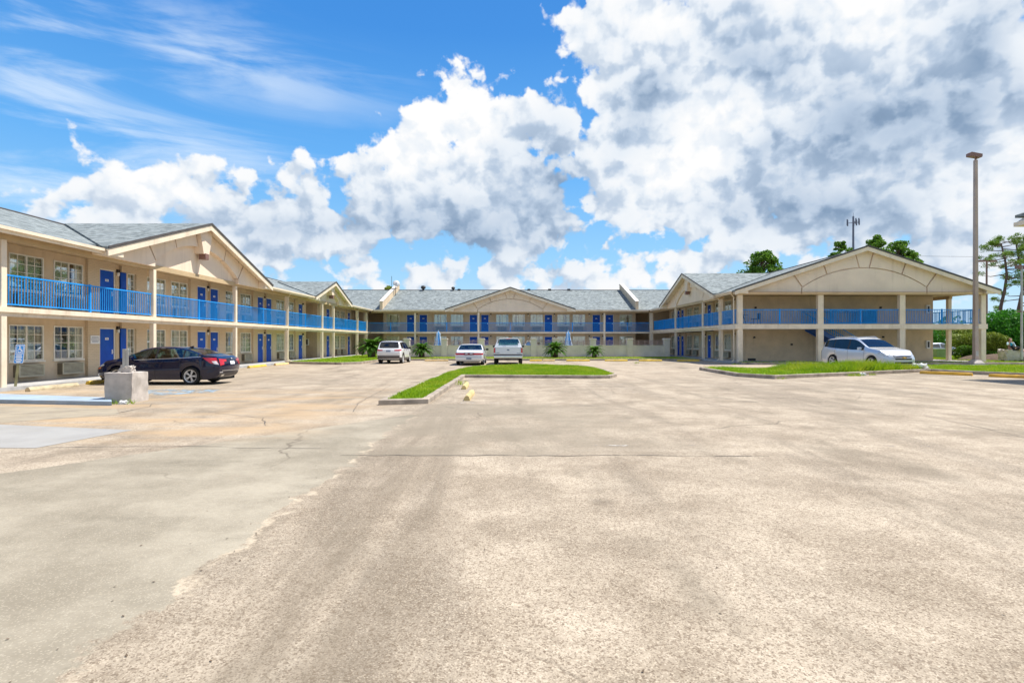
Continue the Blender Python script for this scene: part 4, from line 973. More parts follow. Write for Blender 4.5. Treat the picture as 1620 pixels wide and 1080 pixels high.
        # underbody, wheel wells, seats
        ub = MB(); x0, x1 = s.mid - s.L / 2 + .12, s.mid + s.L / 2 - .12
        ub.box(x0, x1, -s.W / 2 + .32, s.W / 2 - .32, s.rocker - .02, s.rocker + .28)
        for c in s.axles:
            for sg in (-1, 1):
                rows = []
                for t in np.linspace(0, math.pi, 13): rows.append([(c + math.cos(t) * s.arch * 1.02, sg * yy, s.Rw + math.sin(t) * s.arch) for yy in (s.W / 2 - .07, s.W / 2 - .34)])
                ub.grid(rows); ub.add([(c - s.arch, sg * (s.W/2 - .33), .22), (c + s.arch, sg * (s.W/2 - .33), .22), (c + s.arch, sg * (s.W/2 - .33), s.Rw + s.arch), (c - s.arch, sg * (s.W/2 - .33), s.Rw + s.arch)], [(0, 1, 2, 3)])
        ub.obj('underbody', M_UNDER, root, fix=False)
        st = MB(); fl = s.rocker + .25
        st.box(s.cab[0], s.cab[1] + .25, -s.W / 2 + .16, s.W / 2 - .16, fl - .02, fl + .02)
        for xx in s.seats:
            hk = (pch(s.top, xx - .42) - .14 - fl)
            for yy in (-.38, .38):
                st.box(xx - .3, xx + .25, yy - .24, yy + .24, fl, fl + .32); st.prism([(xx - .36, yy - .23, fl + .25), (xx - .2, yy - .23, fl + .25), (xx - .36, yy - .19, fl + .80 * hk), (xx - .46, yy - .19, fl + .78 * hk)], (0, .46, 0)); st.box(xx - .46, xx - .38, yy - .12, yy + .12, fl + .82 * hk, fl + hk)
        st.box(s.cab[1] - .15, s.cab[1] + .35, -s.W/2 + .2, s.W/2 - .2, fl, pch(s.belt, s.cab[1]) - .03)
        st.lathe([(.17, -.012), (.185, 0), (.17, .012), (.155, 0), (.17, -.012)], 14, 0, 'x', (s.cab[1] - .35, .38, pch(s.belt, s.cab[1]) - .02))
        st.obj('interior', M_SEAT, root)
        ty, rm, dk = wheel_meshes(s.Rw, .22, s.spokes, s.rimm)
        for c in s.axles:
            for sg in (-1, 1):
                w = link('wheel', dk, root, (c, sg * (s.W / 2 - .14), s.Rw), 0 if sg < 0 else math.pi)
                link('tyre', ty, w); link('rim', rm, w)
        for sg in (-1, 1):      # mirrors, handles
            y = s.side(s.mir, pch(s.belt, s.mir)); z = pch(s.belt, s.mir) + .05
            m_ = MB(); m_.box(-.07, .07, -.10, .10, -.065, .075); link('mirror', m_.mesh('mirror', s.mirm, bevel=.035), root, (s.mir - .02, sg * (y + .11), z + .02))
            for hx in s.handles:
                zz = pch(s.belt, hx) - .09; yy = s.side(hx, zz); h = MB(); h.box(-.10, .10, -.018, .018, -.014, .014); link('door_handle', h.mesh('door_handle', s.hm, bevel=.008), root, (hx, sg * (yy + .012), zz))
            for hx in s.seams:     # door shut lines
                zl = max(s.low(hx), s.rocker) + .05; zb = pch(s.belt, hx) - .01; pts = [(hx + s.slant * (i / 8) ** 2, zl + (zb - zl) * i / 8) for i in range(9)]
                sm = MB()
                sm.grid([[(s.end(x - .006, z), sg * (s.side(x, z) + .0025), z), (s.end(x + .006, z), sg * (s.side(x, z) + .0025), z)] for x, z in pts]); sm.obj('door_seam', M_UNDER, root, fix=False)
        F = lambda y, z, o: s.cap(1, y, z) + Vector((o, 0, 0)); B = lambda y, z, o: s.cap(0, y, z) - Vector((o, 0, 0))
        for d in s.details:
            nm, where, quad, m = d[:4]; off = d[4] if len(d) > 4 else .006; sides = (1, -1) if where in 'SfrX' else (1,)
            for sg in sides:
                if where == 'S': fn = lambda x, z, o: Vector((s.end(x, z), sg * (s.side(x, z) + o), z))
                elif where in 'Ff': fn = lambda y, z, o: F(sg * y, z, o)
                elif where in 'Br': fn = lambda y, z, o: B(sg * y, z, o)
                elif where in 'TX': fn = lambda x, y, o: s.deck(x, sg * y) + Vector((0, 0, o))
                rows = s.patch(fn, quad, off); pm = MB(); pm.grid(rows); pm.obj(nm, m, root, smooth=True, fix=False)
        return root
def plate_quad(w, z0, z1): return [(-w, z0), (w, z0), (w, z1), (-w, z1)]
BASE = dict(mid=0.0, NODE=3, tuck=.93, tumble=.36, bulge=.10, pill=0, clad=False, blackp=False, slant=0.0, mirm=None, hm=M_TRIM, rimm=M_RIM, gl=M_CARGLASS, gl2=M_CARGLASS, spokes=5, seams=(), details=(), handles=())
def car(root, **kw):
    sp = dict(BASE); sp.update(kw); sp['mirm'] = sp['mirm'] or sp['paint']; return Car(sp).build(root)
P_NAVY = m_paint('midnight_blue_paint', (0.003, 0.005, 0.030), 0.0, 0.22); P_NAVY.node_tree.nodes['Principled BSDF'].inputs['Specular IOR Level'].default_value = 0.1
P_WHITE = m_paint('white_car_paint', (0.74, 0.74, 0.74)); P_WHITE2 = m_paint('aged_white_paint', (0.68, 0.69, 0.71)); P_SILVER = m_paint('silver_blue_paint', (0.58, 0.62, 0.68), 0.35, 0.32); P_GREY = m_paint('grey_car_paint', (0.38, 0.42, 0.50), 0.4)
# near sedan, nose to the left wing
t = thing('parked_car', 'glossy midnight blue sedan parked nose-in beside the broken concrete block', 'car', (-13.2, 21.35, 0), math.pi, 'parked cars')
car(t, paint=P_NAVY, L=4.63, W=1.80, mid=-.065, axles=(-1.35, 1.35), Rw=.325, arch=.375, rocker=.19, blackp=True, spokes=5, tumble=.42,
    top=[(-2.40, .95), (-2.25, 1.055), (-1.98, 1.09), (-1.78, 1.125), (-1.1, 1.335), (-.55, 1.41), (-.1, 1.418), (.35, 1.36), (1.28, .985), (1.75, .90), (2.1, .77), (2.26, .66)],
    belt=[(-2.40, .90), (-1.9, 1.02), (-1.3, .99), (0, .925), (1.0, .90), (1.3, .90), (2.0, .76), (2.26, .62)],
    plan=[(-2.40, .74), (-2.22, .83), (-1.9, .885), (-1.0, .90), (1.0, .90), (1.8, .87), (2.1, .77), (2.26, .62)],
    rear=[(.2, .22), (.45, .04), (.7, .0), (.9, .04), (1.1, .10)], front=[(.15, .16), (.4, .02), (.55, .0), (.7, .10), (.9, .3)],
    ws=(.42, 1.24), rw=(-1.78, -.95), glass=[(-1.62, -1.13), (-1.06, -.10), (-.02, .93)], cab=(-1.3, .95), seats=(-.75, .2), mir=.78, handles=(-.28, -1.22 + .3), seams=(-.06, .98, -1.02), hm=P_NAVY,
    details=[('tail_light', 'S', [(-2.36, .74), (-2.08, .80), (-1.80, 1.0), (-2.30, .99)], M_TAIL), ('tail_light', 'r', [(.52, .74), (.735, .70), (.735, .97), (.52, .94)], M_TAIL), ('tail_light', 'r', [(.36, .86), (.52, .84), (.52, .94), (.36, .93)], M_TAIL, .007), ('light_lens', 'S', [(-2.36, .74), (-2.22, .77), (-2.14, .87), (-2.30, .88)], M_TAILW, .011), ('number_plate', 'B', plate_quad(.16, .74, .86), M_PLATE, .012), ('badge', 'B', plate_quad(.05, .93, .985), M_CHROME, .012),
             ('rear_bumper_trim', 'B', plate_quad(.70, .30, .44), M_GTRIM, .008), ('chrome_strip', 'B', plate_quad(.62, .505, .525), M_CHROME, .010), ('side_marker', 'S', [(1.98, .60), (2.14, .58), (2.14, .635), (1.98, .66)], M_AMBER), ('headlight', 'f', [(.30, .60), (.64, .60), (.60, .68), (.30, .645)], M_HEAD), ('headlight', 'S', [(1.82, .72), (2.22, .63), (2.22, .70), (1.9, .775)], M_HEAD),
             ('window_trim', 'S', [(-1.74, 1.03), (-1.05, .985), (-1.05, 1.0), (-1.70, 1.046)], M_CHROME, .006), ('window_trim', 'S', [(-1.05, .985), (1.0, .895), (1.0, .912), (-1.05, 1.0)], M_CHROME, .006), ('mud_flap', 'S', [(-1.78, .20), (-1.72, .20), (-1.70, .34), (-1.76, .36)], M_TRIM, .01), ('exhaust', 'B', [(.42, .30), (.56, .30), (.56, .37), (.42, .37)], M_CHROME, .02),
             ('rear_reflector', 'r', [(.56, .44), (.72, .44), (.72, .47), (.56, .47)], M_TAILW, .012)])
an = MB(); an.prism([(-1.0, -.02, 1.34), (-.82, -.02, 1.39), (-.98, -.015, 1.43)], (0, .04, 0)); an.obj('roof_antenna', P_NAVY, t)
# compact white suv
def rear_suv(): pass
t = thing('parked_car', 'white compact sport utility with dark lower bumper next to the cycad', 'car', (-8.82, 41.95, 0), R(90), 'parked cars')
car(t, paint=P_WHITE, L=4.4, W=1.82, axles=(-1.32, 1.32), Rw=.35, arch=.41, rocker=.26, clad=True, blackp=True, tumble=.30, gl=M_DARKGLASS, gl2=M_DARKGLASS, bulge=.12,
    top=[(-2.2, 1.05), (-2.14, 1.12), (-1.86, 1.56), (-1.6, 1.62), (-.6, 1.65), (.2, 1.60), (1.12, 1.10), (1.7, 1.02), (2.05, .92), (2.2, .8)], belt=[(-2.2, 1.03), (-1.5, 1.10), (0, 1.04), (1.1, 1.02), (2.0, .88), (2.2, .75)],
    plan=[(-2.2, .80), (-2.0, .885), (-1, .91), (1, .91), (1.8, .88), (2.2, .68)], rear=[(.2, .16), (.5, .02), (.8, 0), (1.1, .07), (1.5, .1)], front=[(.2, .12), (.5, 0), (.8, .08), (1.1, .2)],
    ws=(.3, 1.08), rw=(-2.13, -1.80), glass=[(-1.7, -1.15), (-1.05, -.1), (0, .85)], cab=(-1.4, .9), seats=(-.8, .2), mir=.72, handles=(-.2, -1.0), seams=(-.05, .95, -1.0), mirm=M_TRIM,
    details=[('tail_light', 'r', [(.42, .93), (.80, .92), (.80, 1.03), (.42, 1.01)], M_TAIL), ('tail_light', 'S', [(-2.19, .93), (-1.95, .96), (-1.95, 1.04), (-2.19, 1.03)], M_TAIL), ('lower_bumper', 'B', [(-.78, .36), (.78, .36), (.80, .60), (-.80, .60)], M_GTRIM, .01), ('bumper_crease', 'B', plate_quad(.66, .665, .68), M_GTRIM, .006), ('number_plate', 'B', plate_quad(.16, .86, .97), M_INK, .012), ('badge', 'B', plate_quad(.10, 1.035, 1.05), M_CHROME, .012)])
rb = MB()
for y in (-.55, .55): rb.tube([(-1.3, y, 1.63), (-1.2, y, 1.67), (.0, y, 1.68), (.1, y, 1.63)], .018, 6)
rb.tube([(-1.45, 0, 1.62), (-1.75, 0, 1.80)], .008, 5); rb.obj('roof_rail', M_TRIM, t)
# white older sedan
t = thing('parked_car', 'older white sedan with full width red tail lights facing the pool wall', 'car', (-2.86, 39.75, 0), R(90), 'parked cars')
car(t, paint=P_WHITE2, L=5.38, W=1.96, mid=-.1, axles=(-1.46, 1.46), Rw=.34, arch=.39, rocker=.24, tumble=.38, bulge=.14, mirm=M_TRIM,
    top=[(-2.79, .88), (-2.7, .97), (-2.4, 1.02), (-1.72, 1.04), (-1.0, 1.36), (-.6, 1.42), (0, 1.42), (.35, 1.37), (1.15, 1.0), (1.8, .95), (2.4, .86), (2.59, .75)], belt=[(-2.79, .85), (-1.8, .98), (0, .95), (1.1, .95), (2.4, .82), (2.59, .7)],
    plan=[(-2.79, .86), (-2.6, .94), (-1, .98), (1, .98), (2.2, .94), (2.59, .78)], rear=[(.2, .14), (.45, 0), (.7, .02), (1, .06)], front=[(.2, .1), (.5, 0), (.9, .1)],
    ws=(.42, 1.12), rw=(-1.70, -.92), glass=[(-1.0, -.2), (-.1, .9)], cab=(-1.3, 1.0), seats=(-.8, .3), mir=.85, handles=(-.3, -1.0), seams=(-.15, 1.0, -1.05), rimm=M_CHROME,
    details=[('tail_light', 'B', plate_quad(.86, .70, .83), M_TAIL), ('rear_applique', 'B', plate_quad(.34, .695, .84), worn('dark_red_panel', (0.20, 0.015, 0.02), 0.3, 0.2), .010), ('light_lens', 'r', [(.08, .77), (.24, .77), (.24, .82), (.08, .82)], M_TAILW, .014), ('number_plate', 'B', plate_quad(.17, .40, .52), M_INK, .012), ('bumper_strip', 'B', plate_quad(.84, .57, .585), M_GTRIM, .01), ('tail_light', 'S', [(-2.77, .71), (-2.55, .71), (-2.55, .82), (-2.77, .83)], M_TAIL)])
# white pickup
t = thing('parked_truck', 'white pickup truck with chrome bumper facing the pool wall', 'pickup truck', (-.26, 40.0, 0), R(90), 'parked cars')
car(t, paint=P_WHITE2, L=5.75, W=1.99, mid=-.05, axles=(-1.76, 1.76), Rw=.38, arch=.45, rocker=.42, tumble=.33, bulge=.03, mirm=M_TRIM,
    top=[(-2.93, 1.24), (-1.10, 1.25), (-1.02, 1.30), (-.93, 1.80), (-.6, 1.84), (.2, 1.84), (.45, 1.78), (1.2, 1.22), (1.9, 1.16), (2.6, 1.08), (2.83, .95)], belt=[(-2.93, 1.22), (-1.1, 1.23), (0, 1.18), (1.1, 1.16), (2.6, 1.02), (2.83, .9)],
    plan=[(-2.93, .97), (-2.7, .985), (-1, .995), (1, .995), (2.4, .97), (2.83, .85)], rear=[(.3, .02), (.8, 0), (1.3, .02)], front=[(.3, .1), (.6, 0), (1.1, .1)],
    ws=(.5, 1.15), rw=(-1.02, -.93), glass=[(-.85, -.1), (0, .95)], cab=(-.8, 1.1), seats=(-.3, .5), mir=.95, handles=(.0,), seams=(-.12, 1.05, -1.04), rimm=M_CHROME,
    details=[('tail_light', 'r', [(.86, .84), (.965, .84), (.965, 1.17), (.86, 1.17)], M_TAIL), ('tail_light', 'S', [(-2.92, .84), (-2.82, .84), (-2.82, 1.17), (-2.92, 1.17)], M_TAIL), ('badge', 'B', [(-.09, 1.0), (.09, 1.0), (.07, 1.08), (-.07, 1.08)], M_INK, .012), ('bumper', 'B', plate_quad(.93, .50, .66), M_CHROME, .10), ('bumper_gap', 'B', plate_quad(.95, .66, .75), M_GTRIM, .01), ('number_plate', 'B', plate_quad(.2, .53, .65), M_PLATE, .115), ('tailgate_seam', 'r', [(.835, .78), (.845, .78), (.845, 1.22), (.835, 1.22)], M_UNDER, .008), ('lettering', 'B', [(-.80, .80), (-.58, .80), (-.58, .83), (-.80, .83)], M_INK, .008), ('lettering', 'B', [(.58, .83), (.78, .83), (.78, .87), (.58, .87)], M_INK, .008)])
mb = MB(); mb.box(-3.08, -2.85, -.93, .93, .50, .66); mb.obj('bumper', M_CHROME, t, bevel=.03)
mb = MB(); mb.prism([(-1.04, -.70, 1.34), (-1.04, .70, 1.34), (-.965, .60, 1.74), (-.965, -.60, 1.74)], (-.02, 0, 0)); mb.obj('rear_window', M_CARGLASS, t)
mb = MB(); mb.box(-1.0, -.94, -.14, .14, 1.765, 1.80); mb.obj('brake_light', M_TAIL, t)
# silver three-row suv
t = thing('parked_car', 'silver three-row sport utility seen from its front corner behind the tall grass', 'car', (21.0, 33.0, 0), R(-83), 'parked cars'); t.scale = (1.04, 1.04, 1.04)
car(t, paint=P_SILVER, L=5.17, W=1.99, mid=-.06, axles=(-1.51, 1.51), Rw=.37, arch=.43, rocker=.27, tumble=.30, gl=M_DARKGLASS, bulge=.16, blackp=True,
    top=[(-2.645, 1.05), (-2.55, 1.16), (-2.2, 1.62), (-1.9, 1.72), (-.8, 1.79), (0, 1.77), (.3, 1.70), (1.32, 1.20), (1.9, 1.10), (2.3, .98), (2.525, .82)], belt=[(-2.645, 1.03), (-2.2, 1.22), (-1.6, 1.17), (0, 1.08), (1.2, 1.06), (2.2, .94), (2.525, .78)],
    plan=[(-2.645, .84), (-2.4, .95), (-1.4, .995), (1.2, .995), (1.9, .975), (2.3, .90), (2.525, .74)], rear=[(.2, .14), (.5, 0), (.9, .0), (1.2, .1)], front=[(.2, .14), (.4, 0), (.6, .0), (.85, .12), (1.1, .3)],
    ws=(.38, 1.28), rw=(-2.5, -2.1), glass=[(-2.15, -1.45), (-1.35, -.28), (-.18, .90)], cab=(-1.8, 1.0), seats=(-1.5, -.6, .35), mir=.82, handles=(-.35, -1.25), seams=(-.22, 1.02, -1.25), hm=M_CHROME,
    details=[('headlight', 'f', [(.44, .70), (.735, .74), (.72, .90), (.46, .80)], M_HEAD), ('headlight', 'S', [(1.95, .88), (2.50, .72), (2.50, .84), (2.02, .99)], M_HEAD), ('grille', 'F', [(-.46, .56), (.46, .56), (.54, .80), (-.54, .80)], M_TRIM, .008), ('grille_bar', 'F', plate_quad(.50, .665, .705), M_CHROME, .018), ('grille_bar', 'F', plate_quad(.48, .775, .80), M_CHROME, .016), ('grille_bar', 'F', plate_quad(.46, .57, .585), M_CHROME, .016),
             ('badge', 'F', [(-.13, .668), (.13, .672), (.13, .708), (-.13, .704)], M_GOLD, .026), ('badge', 'F', [(-.055, .645), (.045, .645), (.055, .728), (-.045, .728)], M_GOLD, .028), ('air_intake', 'F', plate_quad(.50, .36, .47), M_TRIM, .008), ('fog_lamp', 'f', [(.55, .40), (.66, .42), (.66, .50), (.55, .48)], M_CHROME, .01)])
rb = MB()
for y in (-.62, .62): rb.tube([(-1.7, y, 1.74), (-1.6, y, 1.79), (-.1, y, 1.82), (.1, y, 1.74)], .02, 6)
rb.obj('roof_rail', M_CHROME, t)
# grey hatchback beyond the open gallery
t = thing('parked_car', 'small grey-blue car half hidden beyond the open end of the right wing', 'car', (44.6, 58.5, 0), 0.0, 'parked cars')
car(t, paint=P_GREY, L=4.5, W=1.8, axles=(-1.33, 1.33), Rw=.33, arch=.38, rocker=.2, gl=M_CARGLASS, tumble=.38,
    top=[(-2.25, .95), (-2.1, 1.08), (-1.6, 1.2), (-.9, 1.43), (0, 1.47), (.4, 1.40), (1.3, 1.0), (1.9, .86), (2.25, .66)], belt=[(-2.25, .9), (-1.5, 1.0), (0, .95), (1.2, .92), (2.25, .62)], plan=[(-2.25, .75), (-1.8, .88), (1, .9), (1.8, .86), (2.25, .62)],
    rear=[(.2, .14), (.5, 0), (1, .06)], front=[(.2, .12), (.5, 0), (.9, .2)], ws=(.45, 1.25), rw=(-1.6, -.9), glass=[(-1.3, -.2), (-.1, .95)], cab=(-1.2, .95), seats=(-.7, .25), mir=.8, handles=(-.3,), seams=(-.12, 1.0),
    details=[('headlight', 'S', [(1.8, .66), (2.22, .6), (2.22, .68), (1.85, .76)], M_HEAD), ('tail_light', 'S', [(-2.22, .82), (-1.9, .86), (-1.9, .95), (-2.2, .95)], M_TAIL)])
# ------------------------------------------------------------------ parking stops
def stop_mesh(L, m, name='parking_stop', w=.17, h=.145):
    mb = MB(); rnd = random.Random(int(L * 100) + len(m.name)); n = 9; rows = []
    prof = [(-w/2, 0), (-w/2, h*.45), (-w*.28, h*.93), (0, h), (w*.28, h*.93), (w/2, h*.45), (w/2, 0)]
    for i in range(n + 1):
        x = -L/2 + L * i / n; sh = .94 if i in (0, n) else 1.0
        rows.append([(x + rnd.uniform(-.008, .008), y * sh + rnd.uniform(-.006, .006), z * sh + (rnd.uniform(-.008, .004) if z else 0)) for y, z in prof])
    mb.grid(rows); mb.add(rows[0], [tuple(range(7))]); mb.add(rows[-1], [tuple(range(7))[::-1]])
    return mb.mesh(name, m, smooth=False)
M_BEIGE = worn('bare_stop_concrete', (0.50, 0.41, 0.26), 0.9, 0.15, 3.0, 0.4, dirt=(0.22, 0.17, 0.11), amount=0.7)
M_PEACH = worn('faded_yellow_paint', (0.66, 0.46, 0.20), 0.8, 0.12, 3.0, 0.3, dirt=(0.56, 0.42, 0.30), amount=0.8)
def stop(x, y, rz, L, m, label): tag(link('parking_stop', stop_mesh(L, m), None, (x, y, 0), rz), label, 'parking stop', 'concrete parking stops')
stop(-15.45, 18.75, R(92), 2.1, M_BEIGE, 'bare concrete parking stop in front of the disabled parking sign')
stop(-15.75, 21.6, R(90), 1.9, M_YELLOW, 'yellow parking stop in front of the nose of the dark blue sedan')
stop(-15.85, 34.6, R(90), 2.3, M_YELLOW, 'bright yellow parking stop just beyond the tail of the dark blue sedan')
stop(-15.75, 38.0, R(88), 2.0, M_PEACH, 'yellow parking stop touching the corner kerb of the left lawn')
bx = [(672, 709, M_PEACH, 'pink and yellow stop in front of the cycad by the white compact car'), (730, 768, M_YELLOW, 'yellow stop under the nose of the old white sedan'), (838, 857.5, M_YELLOW, 'short yellow stop just right of the white pickup'), (858.5, 877.8, M_PEACH, 'faded stop in front of the middle cycad'),
      (896, 933, M_YELLOW, 'yellow stop just left of the small right cycad'), (957, 992.5, M_YELLOW, 'yellow stop before the wall between the right cycad and the last piers'), (1011, 1047, M_YELLOW, 'yellow stop before the last stretch of pool wall'), (1071, 1106, M_YELLOW, 'yellow stop beyond the right end of the pool wall')]
for a, b, m, lb in bx: stop(((a + b) / 2 - 810) * 44.9 / 880, 44.9, 0.0, (b - a) * 44.9 / 880, m, lb)
stop(-1.22, 16.0, R(90), 2.0, M_PALEY, 'worn yellow parking stop inside the bend of the middle lawn, nearer one')
stop(-1.62, 19.4, R(91), 1.7, M_PALEY, 'worn parking stop tucked against the kerb of the middle lawn, farther one')
stop(20.85, 26.75, R(-57), 2.1, M_ORANGE, 'orange yellow parking stop by the kerb below the tall lamp post')
stop(22.2, 24.25, R(-57), 2.2, M_ORANGE, 'orange yellow parking stop cut off by the right edge of the photo')
# ------------------------------------------------------------------ broken lamp base, signs
t = thing('concrete_block', 'square weathered concrete base with a broken post stub, in front of the dark blue sedan', 'concrete block', (-10.28, 14.85, 0), R(3))
def chunk(x0, x1, y0, y1, z0, z1, seed, j=.02):
    bm = bmesh.new(); bmesh.ops.create_cube(bm, size=1.0); bmesh.ops.subdivide_edges(bm, edges=bm.edges[:], cuts=5, use_grid_fill=True); rnd = random.Random(seed)
    for v in bm.verts:
        v.co = Vector((x0 + (v.co.x + .5) * (x1 - x0), y0 + (v.co.y + .5) * (y1 - y0), z0 + (v.co.z + .5) * (z1 - z0)))
        e = sum(abs(c) > .49 for c in ((v.co.x - (x0 + x1) / 2) / (x1 - x0), (v.co.y - (y0 + y1) / 2) / (y1 - y0), (v.co.z - (z0 + z1) / 2) / (z1 - z0)))
        v.co += Vector((rnd.uniform(-j, j), rnd.uniform(-j, j), rnd.uniform(-j, j))) * (.35 if e < 2 else 1.0)
    me = bpy.data.meshes.new('x'); bm.to_mesh(me); bm.free(); return me
me = chunk(-.345, .345, -.36, .36, -.02, .78, 2, .010); me.name = 'base'; me.materials.append(M_CONC); link('base', me, t)
me = chunk(-.12, .14, -.08, .10, .77, .95, 5, .04); me.name = 'broken_lump'; me.materials.append(M_CONC); link('broken_lump', me, t)
mb = MB(); mb.box(-.08, -.01, -.06, .01, .8, 1.40); mb.box(-.01, .06, -.05, -.03, .8, 1.38); mb.obj('post_stub', M_STEEL, t)
def debris():
    for i, (x, y, s, lb) in enumerate(((-9.95, 14.25, .09, 'small white concrete chip lying at the foot of the concrete block'), (-10.75, 14.95, .0, ''), (21.6, 29.45, .28, 'crumpled white bag on the kerb near the tall lamp post'), (16.55, 26.25, .12, 'scrap of white litter by the kerb in front of the silver car'))):
        if not lb: continue
        me = chunk(-s, s, -s * .6, s * .6, 0, s * .8, 20 + i, s * .3); me.name = 'litter'; me.materials.append(M_WHITE); z = .17 if y > 29 else 0.0
        tag(link('litter', me, None, (x, y, z), i), lb, 'litter')
debris()
t = thing('parking_sign', 'blue disabled parking sign on a leaning wooden post before the left wing', 'sign', (-16.40, 18.35, .0), R(40)); t.scale = (.72, 1, .94)
mb = MB(); mb.prism([(-.05, -.04, 0), (.05, -.04, 0), (.05, .05, 0), (-.05, .05, 0)], (.13, 0, 1.05)); mb.obj('post', M_WOOD, t)
mb = MB(); mb.prism([(.08, .0, .95), (.13, .0, .95), (.19, .0, 1.52), (.14, .0, 1.52)], (0, .03, 0)); mb.obj('upper_post', M_STEEL, t)
def quadS(mb, x0, x1, z0, z1, y, m): # sheared with the lean
    q = lambda x, z: (x + .125 * z, y, z); mb.add([q(x0, z0), q(x1, z0), q(x1, z1), q(x0, z1)], [(0, 1, 2, 3)], m)
pn = MB(); S = lambda x, z, y=-.055: (x + .125 * z - .0, y, z)
def rr(x0, x1, z0, z1, r, n=5):
    P = []
    for cx, cz, a0 in ((x1 - r, z1 - r, 0), (x0 + r, z1 - r, 90), (x0 + r, z0 + r, 180), (x1 - r, z0 + r, 270)):
        P += [(cx + r * math.cos(R(a0 + 90 * i / n)), cz + r * math.sin(R(a0 + 90 * i / n))) for i in range(n + 1)]
    return P
pn.prism([S(x, z, -.05) for x, z in rr(-.165, .165, .93, 1.60, .035)], (0, .012, 0)); sg = pn.obj('sign_panel', M_WHITE, t)
pn = MB(); pn.prism([S(x, z, -.0525) for x, z in rr(-.15, .15, .945, 1.585, .03)], (0, .002, 0)); pn.obj('sign_face', M_HBLUE, sg)
sy = MB()
def bar(p, q, w, y=-.0545):
    p, q = Vector(p), Vector(q); d = (q - p).normalized(); n = Vector((-d.y, d.x)) * w / 2
    sy.prism([S(*(p - n), y), S(*(q - n), y), S(*(q + n), y), S(*(p + n), y)], (0, .0015, 0))
# frame of the symbol, wheelchair user and the rows of lettering
for a, b in (((-.115, 1.545), (.115, 1.545)), ((-.115, 1.30), (.115, 1.30))): bar(a, b, .012)
for a, b in (((-.115, 1.30), (-.115, 1.545)), ((.115, 1.30), (.115, 1.545))): bar(a, b, .012)
sy.prism([S(-.015 + .022 * math.cos(t_), 1.515 + .022 * math.sin(t_), -.0545) for t_ in np.linspace(0, 6.28, 13)[:-1]], (0, .0015, 0))
bar((-.012, 1.49), (.0, 1.405), .028); bar((.0, 1.41), (.06, 1.405), .022); bar((.06, 1.41), (.085, 1.335), .022); bar((-.005, 1.455), (.05, 1.452), .016)
for k in range(12):
    a0, a1 = R(95 + k * 21), R(95 + (k + 1) * 21); bar((-.005 + .062 * math.cos(a0), 1.38 + .062 * math.sin(a0)), (-.005 + .062 * math.cos(a1), 1.38 + .062 * math.sin(a1)), .016)
bar((-.14, 1.265), (.14, 1.265), .010)
for z, w in ((1.215, .10), (1.155, .115), (1.095, .085), (1.035, .11), (.98, .07)):
    x = -w
    while x < w - .015: bar((x, z), (min(w, x + .03), z), .036); x += .038
sy.obj('sign_symbol', M_WHITE, sg, fix=False)
t = thing('wall_sign', 'white notice with rows of small grey lettering beside the nearest blue ground floor door', 'sign', (-17.985, 23.98, 1.50), R(90))
mb = MB(); mb.box(-.26, .26, -.02, 0, 0, .36); mb.obj('sign_panel', M_PLATE, t)
mb = MB()
for z, w, h in ((.285, .19, .022), (.245, .21, .018), (.185, .24, .03), (.12, .2, .018), (.085, .17, .02)):
    x = -w
    while x < w: mb.box(x, min(w, x + .05), -.0225, -.0205, z - h / 2, z + h / 2); x += .062
mb.obj('sign_lettering', M_INK, t)
# ------------------------------------------------------------------ pool wall, parasols
t = thing('pool_wall', 'pale painted block wall with capped piers and a faded metal rail in front of the far wing', 'wall', (0, 54, 0))
px = [643.9, 703, 761.6, 820.7, 844, 878.8, 937.8, 995.9, 1054.3]; xs = [(p - 810) * 54 / 880 for p in px]
for x in xs:
    mb = MB(); mb.box(x - .28, x + .28, -.25, .25, .1, 1.78); p = mb.obj('pier', M_POOLW, t)
    mb = MB(); mb.box(x - .34, x + .34, -.31, .31, 1.78, 1.87); mb.box(x - .28, x + .28, -.26, .26, 1.87, 1.91); mb.obj('pier_cap', M_CAP, p)
for a, b in zip(xs[:-1], xs[1:]):
    mb = MB(); mb.box(a + .28, b - .28, -.12, .12, .1, 1.16); p = mb.obj('wall_panel', M_POOLW, t)
    mb = MB(); mb.box(a + .28, b - .28, -.16, .16, 1.16, 1.24); mb.obj('coping', M_CAP, p)
    mb = MB()
    for z in (1.36, 1.5, 1.66): mb.box(a + .28, b - .28, -.025, .025, z, z + .05)
    n = int((b - a - .56) / .6)
    for i in range(1, n): q = a + .28 + (b - a - .56) * i / n; mb.box(q - .02, q + .02, -.02, .02, 1.24, 1.66)
    mb.obj('rail', M_PINK, t)
mb = MB()
mb.box(xs[-1] - .12, xs[-1] + .12, .25, 9, .1, 1.2); mb.box(xs[0] - .12, xs[0] + .12, .25, 9, .1, 1.2); mb.obj('return_wall', M_POOLW, t)
fan([(-10, 54.2), (15, 54.2), (15, 63.8), (-10, 63.8)], .09, 'pool_deck', M_SLAB)
M_UB = worn('parasol_blue', (0.05, 0.27, 0.60), 0.8, 0.08); M_UW = worn('parasol_pale', (0.55, 0.70, 0.82), 0.8, 0.05)
